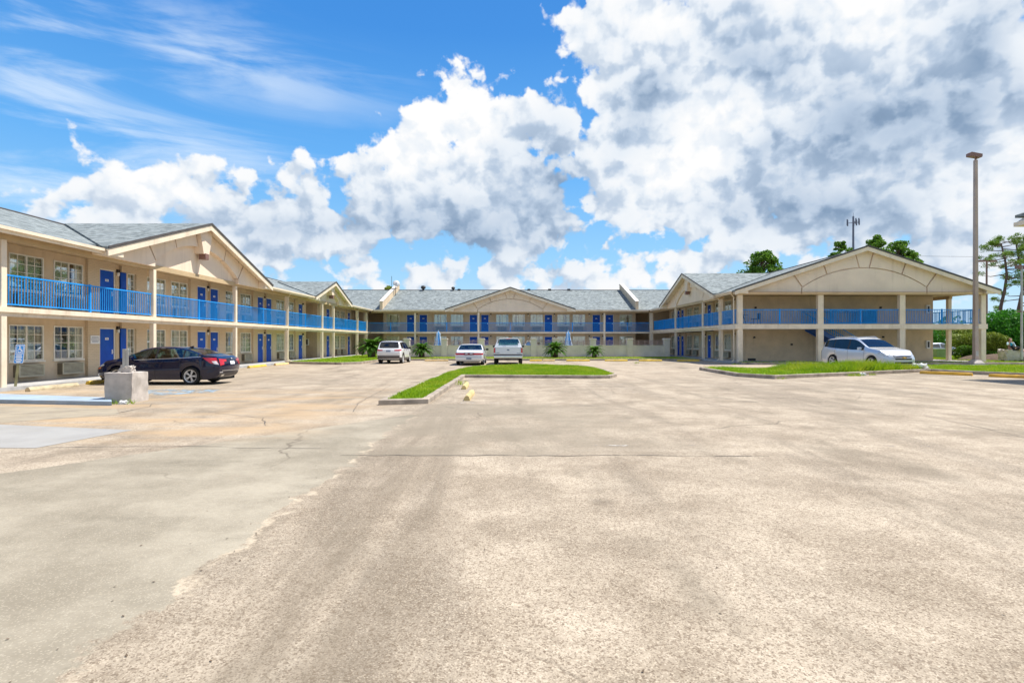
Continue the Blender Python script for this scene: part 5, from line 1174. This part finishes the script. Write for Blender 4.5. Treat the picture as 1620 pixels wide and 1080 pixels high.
def parasol(x, y, label):
    t = thing('closed_parasol', label, 'parasol', (x, y, .09), 0, 'closed pool parasols')
    mb = MB(); mb.tube([(0, 0, 0), (0, 0, 2.62)], .025, 8); mb.obj('pole', M_WHITE, t)
    mb = MB(); mb.lathe([(0, 0), (.28, 0), (.28, .06), (.05, .12)], 14); mb.obj('base', M_CONC, t)
    mb = MB(); n = 40; rows = []
    for z, r in ((.85, .36), (1.1, .37), (1.5, .29), (1.9, .20), (2.2, .17), (2.3, .19), (2.42, .11), (2.56, .03)):
        rows.append([(r * (1 + .22 * math.cos(8 * 2 * math.pi * j / n)) * math.cos(2 * math.pi * j / n), r * (1 + .22 * math.cos(8 * 2 * math.pi * j / n)) * math.sin(2 * math.pi * j / n), z) for j in range(n)])
    o = len(mb.f); mb.grid(rows, closed=True)
    for i in range(len(mb.f)): mb.mi[i] = 1 if ((i % n) // 5) % 2 else 0
    mb.obj('canopy', [M_UB, M_UW], t, smooth=True); mb = MB(); mb.lathe([(.03, 2.55), (.03, 2.66), (0, 2.7)], 8); mb.obj('finial', M_UW, t)
parasol(-7.55, 57, 'closed blue and white parasol on the left, between the cycad and the old white sedan'); parasol(5.75, 57, 'closed blue and white parasol on the right, above the middle cycad')
t = thing('pool_handrail', 'white curved frame with blue fabric showing above the pool wall beside the pickup', 'pool seat', (1.85, 57, .09))
mb = MB(); mb.tube([(-.55, 0, 0), (-.5, 0, 1.2), (-.3, 0, 1.55), (-.05, 0, 1.6), (.15, 0, 1.3), (.35, 0, .7), (.4, 0, 0)], .05, 8); mb.obj('frame', M_WHITE, t)
mb = MB(); mb.prism([(-.48, .0, .9), (-.42, 0, 1.25), (-.25, 0, 1.45), (-.08, 0, 1.48), (.15, 0, 1.0)], (0, .06, 0)); mb.obj('fabric', M_UB, t)
# ------------------------------------------------------------------ plants
def leaf_mesh(name, pts, size, m, seed, up=.3, aspect=.55):
    rg = np.random.default_rng(seed); n = len(pts); nrm = rg.normal(size=(n, 3)); nrm[:, 2] += up; nrm /= np.linalg.norm(nrm, axis=1)[:, None]
    a = np.cross(nrm, rg.normal(size=(n, 3))); a /= np.linalg.norm(a, axis=1)[:, None]; b = np.cross(nrm, a)
    s = size * rg.uniform(.6, 1.4, n)[:, None]; A, B = a * s, b * s * aspect
    V = np.stack([pts - A, pts - B * .9, pts + A, pts + B], 1).reshape(-1, 3); me = bpy.data.meshes.new(name)
    me.vertices.add(4 * n); me.vertices.foreach_set('co', V.astype(np.float32).reshape(-1)); me.loops.add(4 * n); me.loops.foreach_set('vertex_index', np.arange(4 * n))
    me.polygons.add(n); me.polygons.foreach_set('loop_start', np.arange(0, 4 * n, 4)); me.polygons.foreach_set('loop_total', np.full(n, 4)); me.materials.append(m); me.update(); me.validate(); return me
def ball(rg, c, r, n, shell=.55):
    d = rg.normal(size=(n, 3)); d /= np.linalg.norm(d, axis=1)[:, None]; return np.array(c) + d * np.array(r) * (shell + (1 - shell) * rg.uniform(0, 1, n) ** .5)[:, None]
def tree(name, label, x, y, h, cr, ch, seed, m=None, size=.16, n_cl=60, per=110, trunk_r=.2, group='trees beyond the right wing', base=0.0, flat=1.0):
    rg = np.random.default_rng(seed); rd = random.Random(seed); t = thing(name, label, 'tree', (x, y, base), 0, group)
    tb = MB(); bend = [(rd.uniform(-.15, .15) * i, rd.uniform(-.15, .15) * i) for i in range(6)]
    tp = [(bend[i][0] * .5, bend[i][1] * .5, (h - ch * .25) * i / 5) for i in range(6)]
    tb.tube(tp, [trunk_r * (1.15 - .15 * i) for i in range(6)], 8); P = []
    for k in range(n_cl):
        u = rd.random(); zz = h - ch + ch * (u ** .8); prof = math.sin(math.pi * min(1, (zz - (h - ch)) / ch * .78 + .16)); a = rd.uniform(0, 6.283); rr_ = cr * prof * math.sqrt(rd.uniform(.15, 1))
        c = Vector((tp[4][0] + rr_ * math.cos(a), tp[4][1] + rr_ * math.sin(a), zz)); s = cr * rd.uniform(.14, .26)
        P.append(ball(rg, c, (s * 1.25, s * 1.25, s * flat * .75), per, .35))
        z0 = max(h * .35, zz - rr_ * rd.uniform(.5, 1.0)); q = min(5, z0 / (h - ch * .25) * 5); i0 = min(4, int(q)); s0 = Vector(tp[i0]).lerp(Vector(tp[i0 + 1]), q - i0)
        tb.tube([s0, s0.lerp(c, .5) + Vector((0, 0, .1 * rr_)), c], [trunk_r * .28, trunk_r * .18, .02], 5)
    tb.obj('trunk', M_BARK, t, smooth=True, fix=False); link('crown', leaf_mesh('crown', np.concatenate(P), size, m or M_TREE, seed), t); return t
tree('tree', 'round topped green tree rising behind the side gable of the right wing', 40.6, 90, 15.9, 3.4, 8.0, 11, size=.2, n_cl=80, trunk_r=.3)
tree('tree', 'small tree top beside the antenna mast behind the right wing roof', 56.0, 95, 18.6, 2.0, 6.0, 12, size=.18, n_cl=34, trunk_r=.22)
tree('tree', 'tree top just right of the peak of the broad gable', 58.5, 90, 18.4, 2.3, 6.0, 13, size=.18, n_cl=40, trunk_r=.22)
tree('tree', 'widest dark tree crown showing over the right slope of the broad gable', 62.6, 90, 17.8, 3.0, 7.0, 14, size=.18, n_cl=70, trunk_r=.3)
tree('tree', 'lowest of the tree crowns over the right slope of the broad gable', 66.0, 92, 15.6, 2.4, 6.0, 15, size=.18, n_cl=50, trunk_r=.25)
tree('tree', 'little tree top over the far roof by the left parapet wall', -20.9, 96, 10.9, 2.2, 4.0, 16, size=.16, n_cl=30, trunk_r=.2, m=M_LIME, group=None)
def pine(label, x, y, h, cr, seed, zlow, n_br=20):
    rg = np.random.default_rng(seed); rd = random.Random(seed); t = thing('pine_tree', label, 'tree', (x, y, 0), 0, 'tall pines at the right edge')
    tp = [(.35 * math.sin(i * 1.1 + seed), .2 * math.sin(i), h * .95 * i / 7) for i in range(8)]; tb = MB(); tb.tube(tp, [.30 - .03 * i for i in range(8)], 8); P = []
    for k in range(n_br):
        z = zlow + (h - zlow) * (k / (n_br - 1)) ** .8; q = min(6.99, z / (h * .95) * 7); i0 = int(q); s0 = Vector(tp[i0]).lerp(Vector(tp[i0 + 1]), q - i0)
        f = (z - zlow) / (h - zlow); ln = cr * (.45 + .75 * math.sin(math.pi * min(.95, f * .8 + .2))) * rd.uniform(.6, 1.1); a = rd.uniform(0, 6.283)
        tip = s0 + Vector((ln * math.cos(a), ln * math.sin(a), ln * rd.uniform(-.05, .35))); mid = s0.lerp(tip, .55) + Vector((0, 0, -.1 * ln)); tb.tube([s0, mid, tip], [.07, .045, .015], 5)
        for w in range(rd.randint(2, 4)):
            c = mid.lerp(tip, rd.uniform(.2, 1.15)) + Vector((rd.uniform(-.5, .5), rd.uniform(-.5, .5), rd.uniform(-.1, .5))); s = rd.uniform(.3, .6); P.append(ball(rg, c, (s * 1.1, s * 1.1, s * .8), 90, .1))
    tb.obj('trunk', M_BARK, t, smooth=True, fix=False); link('crown', leaf_mesh('crown', np.concatenate(P), .15, M_PINE, seed, .4, .22), t)
pine('tall bare trunked pine with clumped crown right of the tall lamp post', 66.2, 75, 15.6, 3.0, 21, 8.6, 24)
pine('pine with sparse hanging limbs cut off by the right edge of the photo', 70.2, 77, 16.2, 3.4, 22, 5.2, 30)
def bush(name, label, x, y, r, seed, m, z0=0.1, size=.07, n=5000, lumps=14, cat='bush', group=None):
    rg = np.random.default_rng(seed); rd = random.Random(seed); t = thing(name, label, cat, (x, y, 0), 0, group); P = []
    sb = MB()
    for k in range(lumps):
        a = rd.uniform(0, 6.283); q = math.sqrt(rd.random()) * .62; z = rd.uniform(.28, .72); c = (r[0] * q * math.cos(a), r[1] * q * math.sin(a), z0 + r[2] * 2 * z)
        P.append(ball(rg, c, (r[0] * .42, r[1] * .42, r[2] * .5), n // lumps, .7)); sb.tube([(c[0] * .15, c[1] * .15, 0), (c[0] * .6, c[1] * .6, c[2] * .6), c], [.05, .03, .01], 5)
    sb.obj('stems', M_BARK, t, fix=False); link('foliage', leaf_mesh('foliage', np.concatenate(P), size, m, seed, .5, .6), t)
bush('bush', 'big dark green leafy shrub between the gallery corner and the slim right pole', 43.5, 48.5, (3.0, 2.4, 2.25), 31, M_BUSH, .1, .11, 16000, 26)
bush('bush', 'dark shrub mass farther right behind the slim pole', 48.5, 50, (2.6, 2.4, 1.9), 32, M_BUSH, .1, .11, 9000, 18)
bush('hedge_bush', 'rounded lime green hedge bush right of the gallery corner post', 38.6, 44.6, (1.35, 1.1, 1.0), 33, M_LIME, .45, .06, 9000, 16, 'hedge', 'lime green hedge bushes')
bush('hedge_bush', 'lime green hedge bush seen through the gallery left of the corner post', 38.4, 47.0, (1.9, 1.1, .95), 34, M_LIME, .6, .06, 9000, 16, 'hedge', 'lime green hedge bushes')
bush('bush', 'dark bush under the lime hedge seen through the gallery', 38.2, 46.2, (1.5, .8, .72), 35, M_TREE, .05, .07, 4000, 10)
bush('bush', 'dark low bush at the foot of the gallery corner post', 38.0, 43.9, (.8, .6, .45), 36, M_TREE, .05, .06, 2500, 8)
bush('bush', 'yellowish far bush seen under the gallery floor beside its last column', 55.5, 68, (3.4, 2.0, 2.0), 37, M_LIME, .3, .10, 7000, 14)
bush('bush', 'green far bush seen beyond the small grey car', 51.0, 68, (3.2, 2.0, 1.9), 38, M_BUSH, .3, .10, 7000, 14)
bush('bush', 'far green bush behind the slim pole at the right edge', 61, 66, (4.5, 2.5, 2.2), 39, M_TREE, .3, .12, 8000, 14)
bush('bush', 'long far bush closing the view under the gallery', 47.0, 74, (7, 2.0, 1.9), 40, M_TREE, .3, .14, 9000, 18)
def cycad(label, x, y, s, nf, seed):
    rd = random.Random(seed); t = thing('cycad', label, 'plant', (x, y, .13), 0, 'cycads by the pool wall')
    mb = MB(); rows = [( .20*s, 0), (.24*s, .12*s), (.22*s, .3*s), (.24*s, .42*s), (.17*s, .56*s), (.0, .6*s)]; mb.lathe(rows, 12); mb.obj('trunk', M_BARK, t)
    mb = MB()
    for k in range(nf):
        a = 2.4 * k; el0 = R(78 - 72 * (k / nf) + rd.uniform(-6, 6)); L = s * rd.uniform(.95, 1.2); p = Vector((0, 0, .52 * s)); e = el0; n = 16; pts = []
        for i in range(n + 1):
            pts.append(p.copy()); p = p + Vector((math.cos(a) * math.cos(e), math.sin(a) * math.cos(e), math.sin(e))) * L / n; e -= R(4.2 + 2.2 * i / n)
        mb.tube(pts, [.014 * s] * (n + 1), 4, cap=False)
        for i in range(2, n + 1):
            for hlf in (0, .5):
                q = pts[i - 1].lerp(pts[i], hlf); d = (pts[i] - pts[i - 1]).normalized(); sd_ = d.cross(Vector((0, 0, 1))).normalized(); f = (i + hlf) / n; ll = s * .25 * math.sin(math.pi * min(.97, f * .85 + .12))
                for sg in (1, -1):
                    tip = q + sd_ * sg * ll * .85 + d * ll * .5 + Vector((0, 0, .10 * ll)); w = d * .028 * s; mb.add([q - w, q + w, tip], [(0, 1, 2)])
    mb.obj('fronds', M_PALM, t, fix=False)
cycad('cycad between the white compact car and the first parasol, with a round mulch bed', -8.35, 51.5, 1.15, 64, 1); cycad('middle cycad right of the white pickup', 3.95, 51.0, 1.2, 64, 2)
cycad('small cycad farthest right along the pool wall', 7.55, 51.0, .95, 50, 3); cycad('big pale cycad against the left wing behind the white compact car', -13.0, 51.5, 1.55, 60, 4)
for i, (x, y, r) in enumerate(((-8.35, 51.4, 1.2), (3.95, 50.9, 1.1), (7.55, 50.9, .7))):
    fan([(x + r * math.cos(a), y + r * .8 * math.sin(a)) for a in np.linspace(0, 6.2, 20)], .155, 'mulch_bed', M_SOIL)
# ------------------------------------------------------------------ lamps, masts, dish
t = thing('lamp_post', 'very tall tapering tan lamp post with a floodlight head in front of the gallery', 'lamp post', (32.0, 38.4, .0))
mb = MB(); mb.prism([(-.20, -.20, .5), (.20, -.20, .5), (.20, .20, .5), (-.20, .20, .5)], (0, 0, .0001)); mb = MB()
q = [(-.17, .12, 0.3, 14.05)]; rows = [[(-w, -w, z), (w, -w, z), (w, w, z), (-w, w, z)] for z, w in ((.28, .125), (5, .112), (10, .098), (14.1, .088))]; mb.grid(rows, closed=True); mb.add(rows[-1], [(0, 1, 2, 3)]); mb.obj('pole', M_POLE, t)
mb = MB(); rows = [[(-w, -w, z), (w, -w, z), (w, w, z), (-w, w, z)] for z, w in ((0, .38), (.12, .36), (.32, .19), (.36, .18))]; mb.grid(rows, closed=True); mb.add(rows[-1], [(0, 1, 2, 3)]); mb.obj('base', M_CONC, t)
mb = MB(); mb.tube([(0, 0, 14.05), (0, 0, 14.3)], .06, 8); mb.prism([(-.50, -.2, 14.36), (.26, -.2, 14.24), (.32, -.2, 14.30), (.33, -.2, 14.48), (-.42, -.2, 14.62), (-.50, -.2, 14.56)], (0, .4, 0)); hd = mb.obj('lamp_head', M_BRONZE, t)
mb = MB(); mb.box(-.18, .18, -.22, -.18, 2.5, 2.9) if False else mb.box(-.13, .13, -.13, .13, 2.55, 2.60); mb.box(-.09, .09, -.145, -.12, .6, .95); mb.obj('band', M_STEEL, t)
t = thing('lamp_post', 'dark lamp post with a flat head on a short arm behind the gallery corner', 'lamp post', (51.2, 60, 0))
mb = MB(); mb.tube([(0, 0, 0), (0, 0, 10.25)], [.11, .085], 10); mb.obj('pole', M_BRONZE, t)
mb = MB(); mb.box(-.95, .75, -.05, .05, 10.2, 10.3); mb.box(-1.0, -.2, -.2, .2, 10.18, 10.34); mb.box(.25, .95, -.2, .2, 10.18, 10.34); mb.obj('lamp_head', M_BRONZE, t)
t = thing('lamp_post', 'slim pale pole with small twin spotlights beside the seated person', 'lamp post', (36.65, 40.0, .3))
mb = MB(); mb.tube([(0, 0, 0), (0, 0, 6.7)], [.08, .06], 10); mb.obj('pole', M_STEEL, t)
mb = MB(); mb.tube([(-.25, 0, 6.5), (.25, 0, 6.5)], .03, 6); mb.box(-.38, -.12, -.15, .15, 6.55, 6.78); mb.box(.12, .38, -.15, .15, 6.55, 6.78); mb.box(-.3, .3, -.05, .05, 3.4, 3.5); mb.obj('lamp_head', M_BRONZE, t)
t = thing('antenna_mast', 'tall grey mobile phone mast rising behind the right wing roof', 'antenna mast', (122.7, 200, 0))
M_MAST = worn('mast_paint', (0.10, 0.12, 0.17), 0.6, 0.1); mb = MB(); mb.tube([(0, 0, 0), (0, 0, 46.5)], [.55, .30], 12); mb.obj('mast', M_MAST, t)
for a in range(3):
    an = R(25 + 120 * a); c, s_ = math.cos(an), math.sin(an); mb = MB(); mb.tube([(0, 0, 44.3), (1.7 * c, 1.7 * s_, 44.3)], .1, 6); mb.tube([(1.7*c - 1.1*s_, 1.7*s_ + 1.1*c, 44.3), (1.7*c + 1.1*s_, 1.7*s_ - 1.1*c, 44.3)], .08, 6)
    for o in (-1.0, 0, 1.0): bx_, by_ = 1.8 * c - o * s_, 1.8 * s_ + o * c; mb.box(bx_ - .15, bx_ + .15, by_ - .15, by_ + .15, 43.4, 45.5)
    mb.obj('antenna_panel', M_MAST, t)
mb = MB(); mb.tube([(0, 0, 46.4), (0, 0, 47.8)], .06, 6); mb.obj('lightning_rod', M_MAST, t)
t = thing('satellite_dish', 'grey satellite dish with a thin aerial mounted by the left parapet on the far roof', 'satellite dish', (-14.55, 69.8, 7.3))
mb = MB(); mb.tube([(-.55, 0, -.0), (-.55, 0, 2.5)], .025, 6); mb.tube([(-.1, 0, 0), (-.1, 0, 1.1), (.0, -.1, 1.35)], .04, 6); mb.tube([(-.55, 0, .95), (.2, 0, .95)], .03, 6); mb.obj('mount', M_DARK, t)
mb = MB(); rows = []
for r in (0.001, .12, .25, .36, .42): rows.append([(r * math.cos(a), -.12 + .45 * r * r, r * math.sin(a)) for a in np.linspace(0, 2 * math.pi, 25)[:-1]])
mb.grid(rows, closed=True); o = mb.obj('dish', worn('dish_grey', (0.45, 0.46, 0.47), 0.5, 0.05), t, smooth=True, fix=False); o.location = (.05, -.1, 1.55); o.rotation_euler = (R(-25), 0, R(20))
md = o.modifiers.new('solid', 'SOLIDIFY'); md.thickness = .02
mb = MB(); mb.tube([(0.05, -.15, 1.2), (.12, -.55, 1.5)], .015, 5); mb.box(.07, .17, -.62, -.5, 1.45, 1.55); mb.obj('feed', M_DARK, t)
t = thing('power_line', 'thin dark cable crossing the sky right of the broad gable', 'cable', (0, 0, 0)); mb = MB()
mb.tube([(88 + i * 5, 120 - i * 1, 20.0 - .9 * math.sin(math.pi * i / 12)) for i in range(13)], .03, 4); mb.obj('cable', M_DARK, t)
# ------------------------------------------------------------------ canopy corner at the right edge
t = thing('office_canopy', 'beige canopy corner with dark shingles at the right edge of the photo', 'canopy', (0, 0, 0))
mb = MB(); mb.prism([(22.0, 24.4, 6.62), (30, 24.4, 6.62), (30, 12, 6.62), (22.0, 12, 6.62)], (0, 0, .10)); mb.prism([(22.0, 24.4, 6.72), (22.0, 12, 6.72), (22.0, 12, 6.80), (22.0, 24.4, 6.80)], (8, 0, .0)); cn = mb.obj('soffit', M_CREAM, t)
mb = MB(); mb.prism([(22.0, 24.42, 6.72), (22.0, 11.98, 6.72), (22.3, 12.1, 7.02), (22.3, 24.2, 7.02)], (8, 0, 0)); mb.obj('fascia', M_CREAM, t)
mb = MB(); mb.prism([(22.15, 24.5, 7.03), (22.15, 12, 7.03), (26, 14, 8.6), (26, 22.5, 8.6)], (0, 0, .12)); mb.prism([(22.15, 24.5, 7.03), (30, 24.5, 7.03), (30, 22.5, 8.6), (26, 22.5, 8.6)], (0, 0, .12)); mb.obj('roof', M_ROOF, t)
for y in (13.5, 22.5): mb = MB(); mb.box(27.8, 28.4, y - .3, y + .3, 0, 6.62); mb.obj('column', M_CREAM, t)
# ------------------------------------------------------------------ gallery furniture and small things
t = thing('patio_table', 'dark metal patio table on the upper gallery beside the left corner column', 'table', (17.35, 41.9, 2.85))
mb = MB(); mb.lathe([(0, .70), (.42, .70), (.42, .73), (0, .73)], 18); mb.obj('tabletop', M_DARK, t)
for a in range(3): mb = MB(); mb.tube([(.05 * math.cos(a * 2.1), .05 * math.sin(a * 2.1), .7), (.3 * math.cos(a * 2.1), .3 * math.sin(a * 2.1), 0)], .025, 6); mb.obj('leg', M_DARK, t)
t = thing('patio_chair', 'dark metal patio chair right of the table on the upper gallery', 'chair', (18.35, 41.9, 2.85))
mb = MB(); mb.box(-.25, .25, -.25, .25, .42, .46); mb.obj('seat', M_DARK, t); mb = MB(); mb.box(.21, .25, -.25, .25, .46, .88); mb.obj('backrest', M_DARK, t)
for x in (-.23, .23):
    for y in (-.23, .23): mb = MB(); mb.tube([(x, y, .42), (x * 1.1, y * 1.1, 0)], .02, 6); mb.obj('leg', M_DARK, t)
t = thing('storage_box', 'low black box on the floor of the ground level gallery', 'box', (18.1, 42.0, .13)); mb = MB(); mb.box(-.22, .22, -.2, .2, 0, .16); mb.obj('body', M_TRIM, t, bevel=.02); mb = MB(); mb.box(-.24, .24, -.22, .22, .161, .2); mb.obj('lid', M_TRIM, t)
t = thing('utility_box', 'small pale green utility box beside the hedge seen through the gallery', 'utility box', (38.6, 50.3, .1)); mb = MB(); mb.box(-.45, .45, -.35, .35, 0, .75); mb.obj('cabinet', worn('utility_green', (0.30, 0.38, 0.24), 0.6, 0.1), t, bevel=.03); mb = MB(); mb.box(-.5, .5, -.4, .4, .752, .85); mb.obj('lid', worn('utility_lid', (0.42, 0.50, 0.33), 0.6, 0.1), t)
# planted mound under the shrubs
mo = MB(); rows = []
for i in range(9):
    u = i / 8; rows.append([(41.3 + (5.6 * (1 - u * u) ** .5 if u < 1 else 0) * math.cos(a), 43.5 + (4.4 * (1 - u * u) ** .5 if u < 1 else 0) * math.sin(a), .10 + .62 * u * u * (3 - 2 * u)) for a in np.linspace(0, 2 * math.pi, 33)[:-1]])
mo.grid(rows, closed=True); tag(mo.obj('planted_mound', M_SOIL, smooth=True, fix=False), kind='structure')
me = chunk(-.55, .75, -.40, .40, 0, .80, 77, .06); me.name = 'boulder'; me.materials.append(M_CONC); tag(link('boulder', me, None, (36.6, 40.9, .2)), 'grey boulder at the mound edge that the person sits against', 'rock')
me = chunk(-.45, .45, -.35, .35, 0, .38, 78, .05); me.name = 'boulder'; me.materials.append(M_CONC); tag(link('boulder', me, None, (37.7, 40.4, .16)), 'smaller grey boulder at the right edge just past the slim pale pole', 'rock')
# ------------------------------------------------------------------ person
M_SKIN = worn('skin', (0.50, 0.29, 0.20), 0.6, 0.06); M_TEAL = worn('teal_top', (0.03, 0.36, 0.50), 0.8, 0.1); M_SLV = worn('pale_sleeve', (0.55, 0.72, 0.76), 0.8, 0.06); M_SKIRT = worn('black_skirt', (0.012, 0.012, 0.014), 0.9, 0.1); M_HAIR = worn('brown_hair', (0.13, 0.065, 0.03), 0.7, 0.25, 8.0)
def skin(name, parent, verts, edges, m, sub=2):
    me = bpy.data.meshes.new(name); me.from_pydata([v[:3] for v in verts], edges, []); o = link(name, me, parent); md = o.modifiers.new('skin', 'SKIN'); md.use_smooth_shade = True
    for i, v in enumerate(verts): r = v[3]; d = me.skin_vertices[0].data[i]; d.radius = (r, v[4] if len(v) > 4 else r); d.use_root = (i == 0)
    ss = o.modifiers.new('sub', 'SUBSURF'); ss.levels = sub; ss.render_levels = sub; me.materials.append(m); return o
def person():
    t = thing('person', 'seated person in a teal top with pale sleeves and black skirt by the shrubs', 'person', (36.5, 40.75, .98), 0)
    V = []; E = []
    def add(x, y, z, r, par=None, r2=None):
        V.append((x, y, z, r) if r2 is None else (x, y, z, r, r2)); i = len(V) - 1
        if par is not None: E.append((par, i))
        return i
    pel = add(0, 0, .12, .12, None, .15); wai = add(0, .01, .30, .10, pel, .13); che = add(0, .0, .48, .11, wai, .16); nk = add(0, -.01, .62, .05, che); hd0 = add(0, -.03, .70, .075, nk); hd1 = add(0, -.03, .79, .088, hd0); hd2 = add(0, -.02, .86, .07, hd1)
    add(0, -.115, .76, .018, hd1)
    for sg in (-1, 1):
        sh = add(sg * .19, 0, .53, .05, che)
        if sg < 0: el = add(-.30, -.10, .36, .042, sh); wr = add(-.13, -.17, .60, .03, el); hz = add(-.08, -.16, .68, .03, wr); fd = Vector((.02, .02, .05))
        else: el = add(.31, -.05, .30, .042, sh); wr = add(.20, -.22, .16, .03, el); hz = add(.14, -.28, .13, .03, wr); fd = Vector((-.04, -.045, -.01))
        for k in range(4):
            o = Vector(((k - 1.5) * .018, 0, (k % 2) * .004)); p = Vector(V[hz][:3]) + o + fd * .7; j = add(*p, .0095, hz); p2 = p + fd * (.7 - .08 * abs(k - 1.5)); j2 = add(*p2, .009, j); add(*(p2 + fd * .4 + Vector((0, 0, -.012))), .008, j2)
        p = Vector(V[hz][:3]) + Vector((sg * .035, 0, .01)); j = add(*p, .010, wr); add(*(p + fd * .6), .009, j)
        hp = add(sg * .09, -.03, .10, .095, pel); kn = add(.28 + sg * .08, -.30, .16, .065, hp); an_ = add(.62 + sg * .07, -.42, -.10, .042, kn); add(.76 + sg * .07, -.46, -.12, .03, an_)
    skin('body', t, V, E, M_SKIN)
    skin('top', t, [(0, .01, .22, .125, .155), (0, .01, .34, .115, .145), (0, 0, .48, .125, .175), (0, -.005, .565, .085, .12)], [(0, 1), (1, 2), (2, 3)], M_TEAL)
    skin('sleeve', t, [(-.15, 0, .535, .07), (-.20, -.01, .52, .066), (-.30, -.10, .36, .056), (-.20, -.14, .50, .045)], [(0, 1), (1, 2), (2, 3)], M_SLV); skin('sleeve', t, [(.15, 0, .535, .07), (.20, -.01, .52, .066), (.31, -.05, .30, .056), (.24, -.15, .22, .045)], [(0, 1), (1, 2), (2, 3)], M_SLV)
    skin('skirt', t, [(0, .01, .10, .17, .20), (0, .01, .24, .13, .16), (.14, -.16, .12, .15, .18), (.30, -.30, .13, .12, .17), (.40, -.35, .05, .10, .15)], [(0, 1), (0, 2), (2, 3), (3, 4)], M_SKIRT)
    skin('hair', t, [(0, .02, .87, .085), (0, .05, .78, .095), (.03, .07, .64, .08), (.05, .07, .50, .05), (-.09, .0, .74, .03), (.09, .0, .72, .035)], [(0, 1), (1, 2), (2, 3), (1, 4), (1, 5)], M_HAIR)
    f = MB()
    for sg in (-1, 1): f.lathe([(0, -.012), (.012, 0), (0, .012)], 8, 0, 'y', (sg * .033, -.112, .785))
    f.obj('eyes', M_DARK, t); f = MB(); f.box(-.025, .025, -.104, -.096, .715, .725); f.obj('mouth', worn('lips', (0.40, 0.12, 0.10), 0.6, 0.1), t)
person()

rg = np.random.default_rng(5); P = []
for k in range(150):
    x = -190 + k * 2.9 + rg.uniform(-1.5, 1.5); y = 150 + rg.uniform(-12, 25); h = rg.uniform(3.0, 6.5)
    P.append(ball(rg, (x, y, h * .8), (rg.uniform(2.5, 4.5), 3.5, h * .9), 150, .5))
P = np.concatenate(P); P[:, 2] = np.clip(P[:, 2], 0.1, 30)
tag(link('far_trees', leaf_mesh('far_trees', P, .75, M_TREE, 6)), kind='stuff')

def grit():        # dead leaves and grit blown over the near paving
    rg = np.random.default_rng(44); n = 170; x = np.concatenate([rg.normal(-2.2, .3, 80), rg.uniform(-7, 5, n - 80)]); y = np.concatenate([rg.uniform(2.4, 12, 80), 2.6 + rg.exponential(5.0, n - 80)])
    P = np.stack([x, y, np.full(n, .006)], 1); me = leaf_mesh('leaf_litter', P, .010, worn('dead_leaf', (0.13, 0.09, 0.055), 0.9, 0.4), 45, 6.0, .6); tag(link('leaf_litter', me), kind='stuff')
grit()
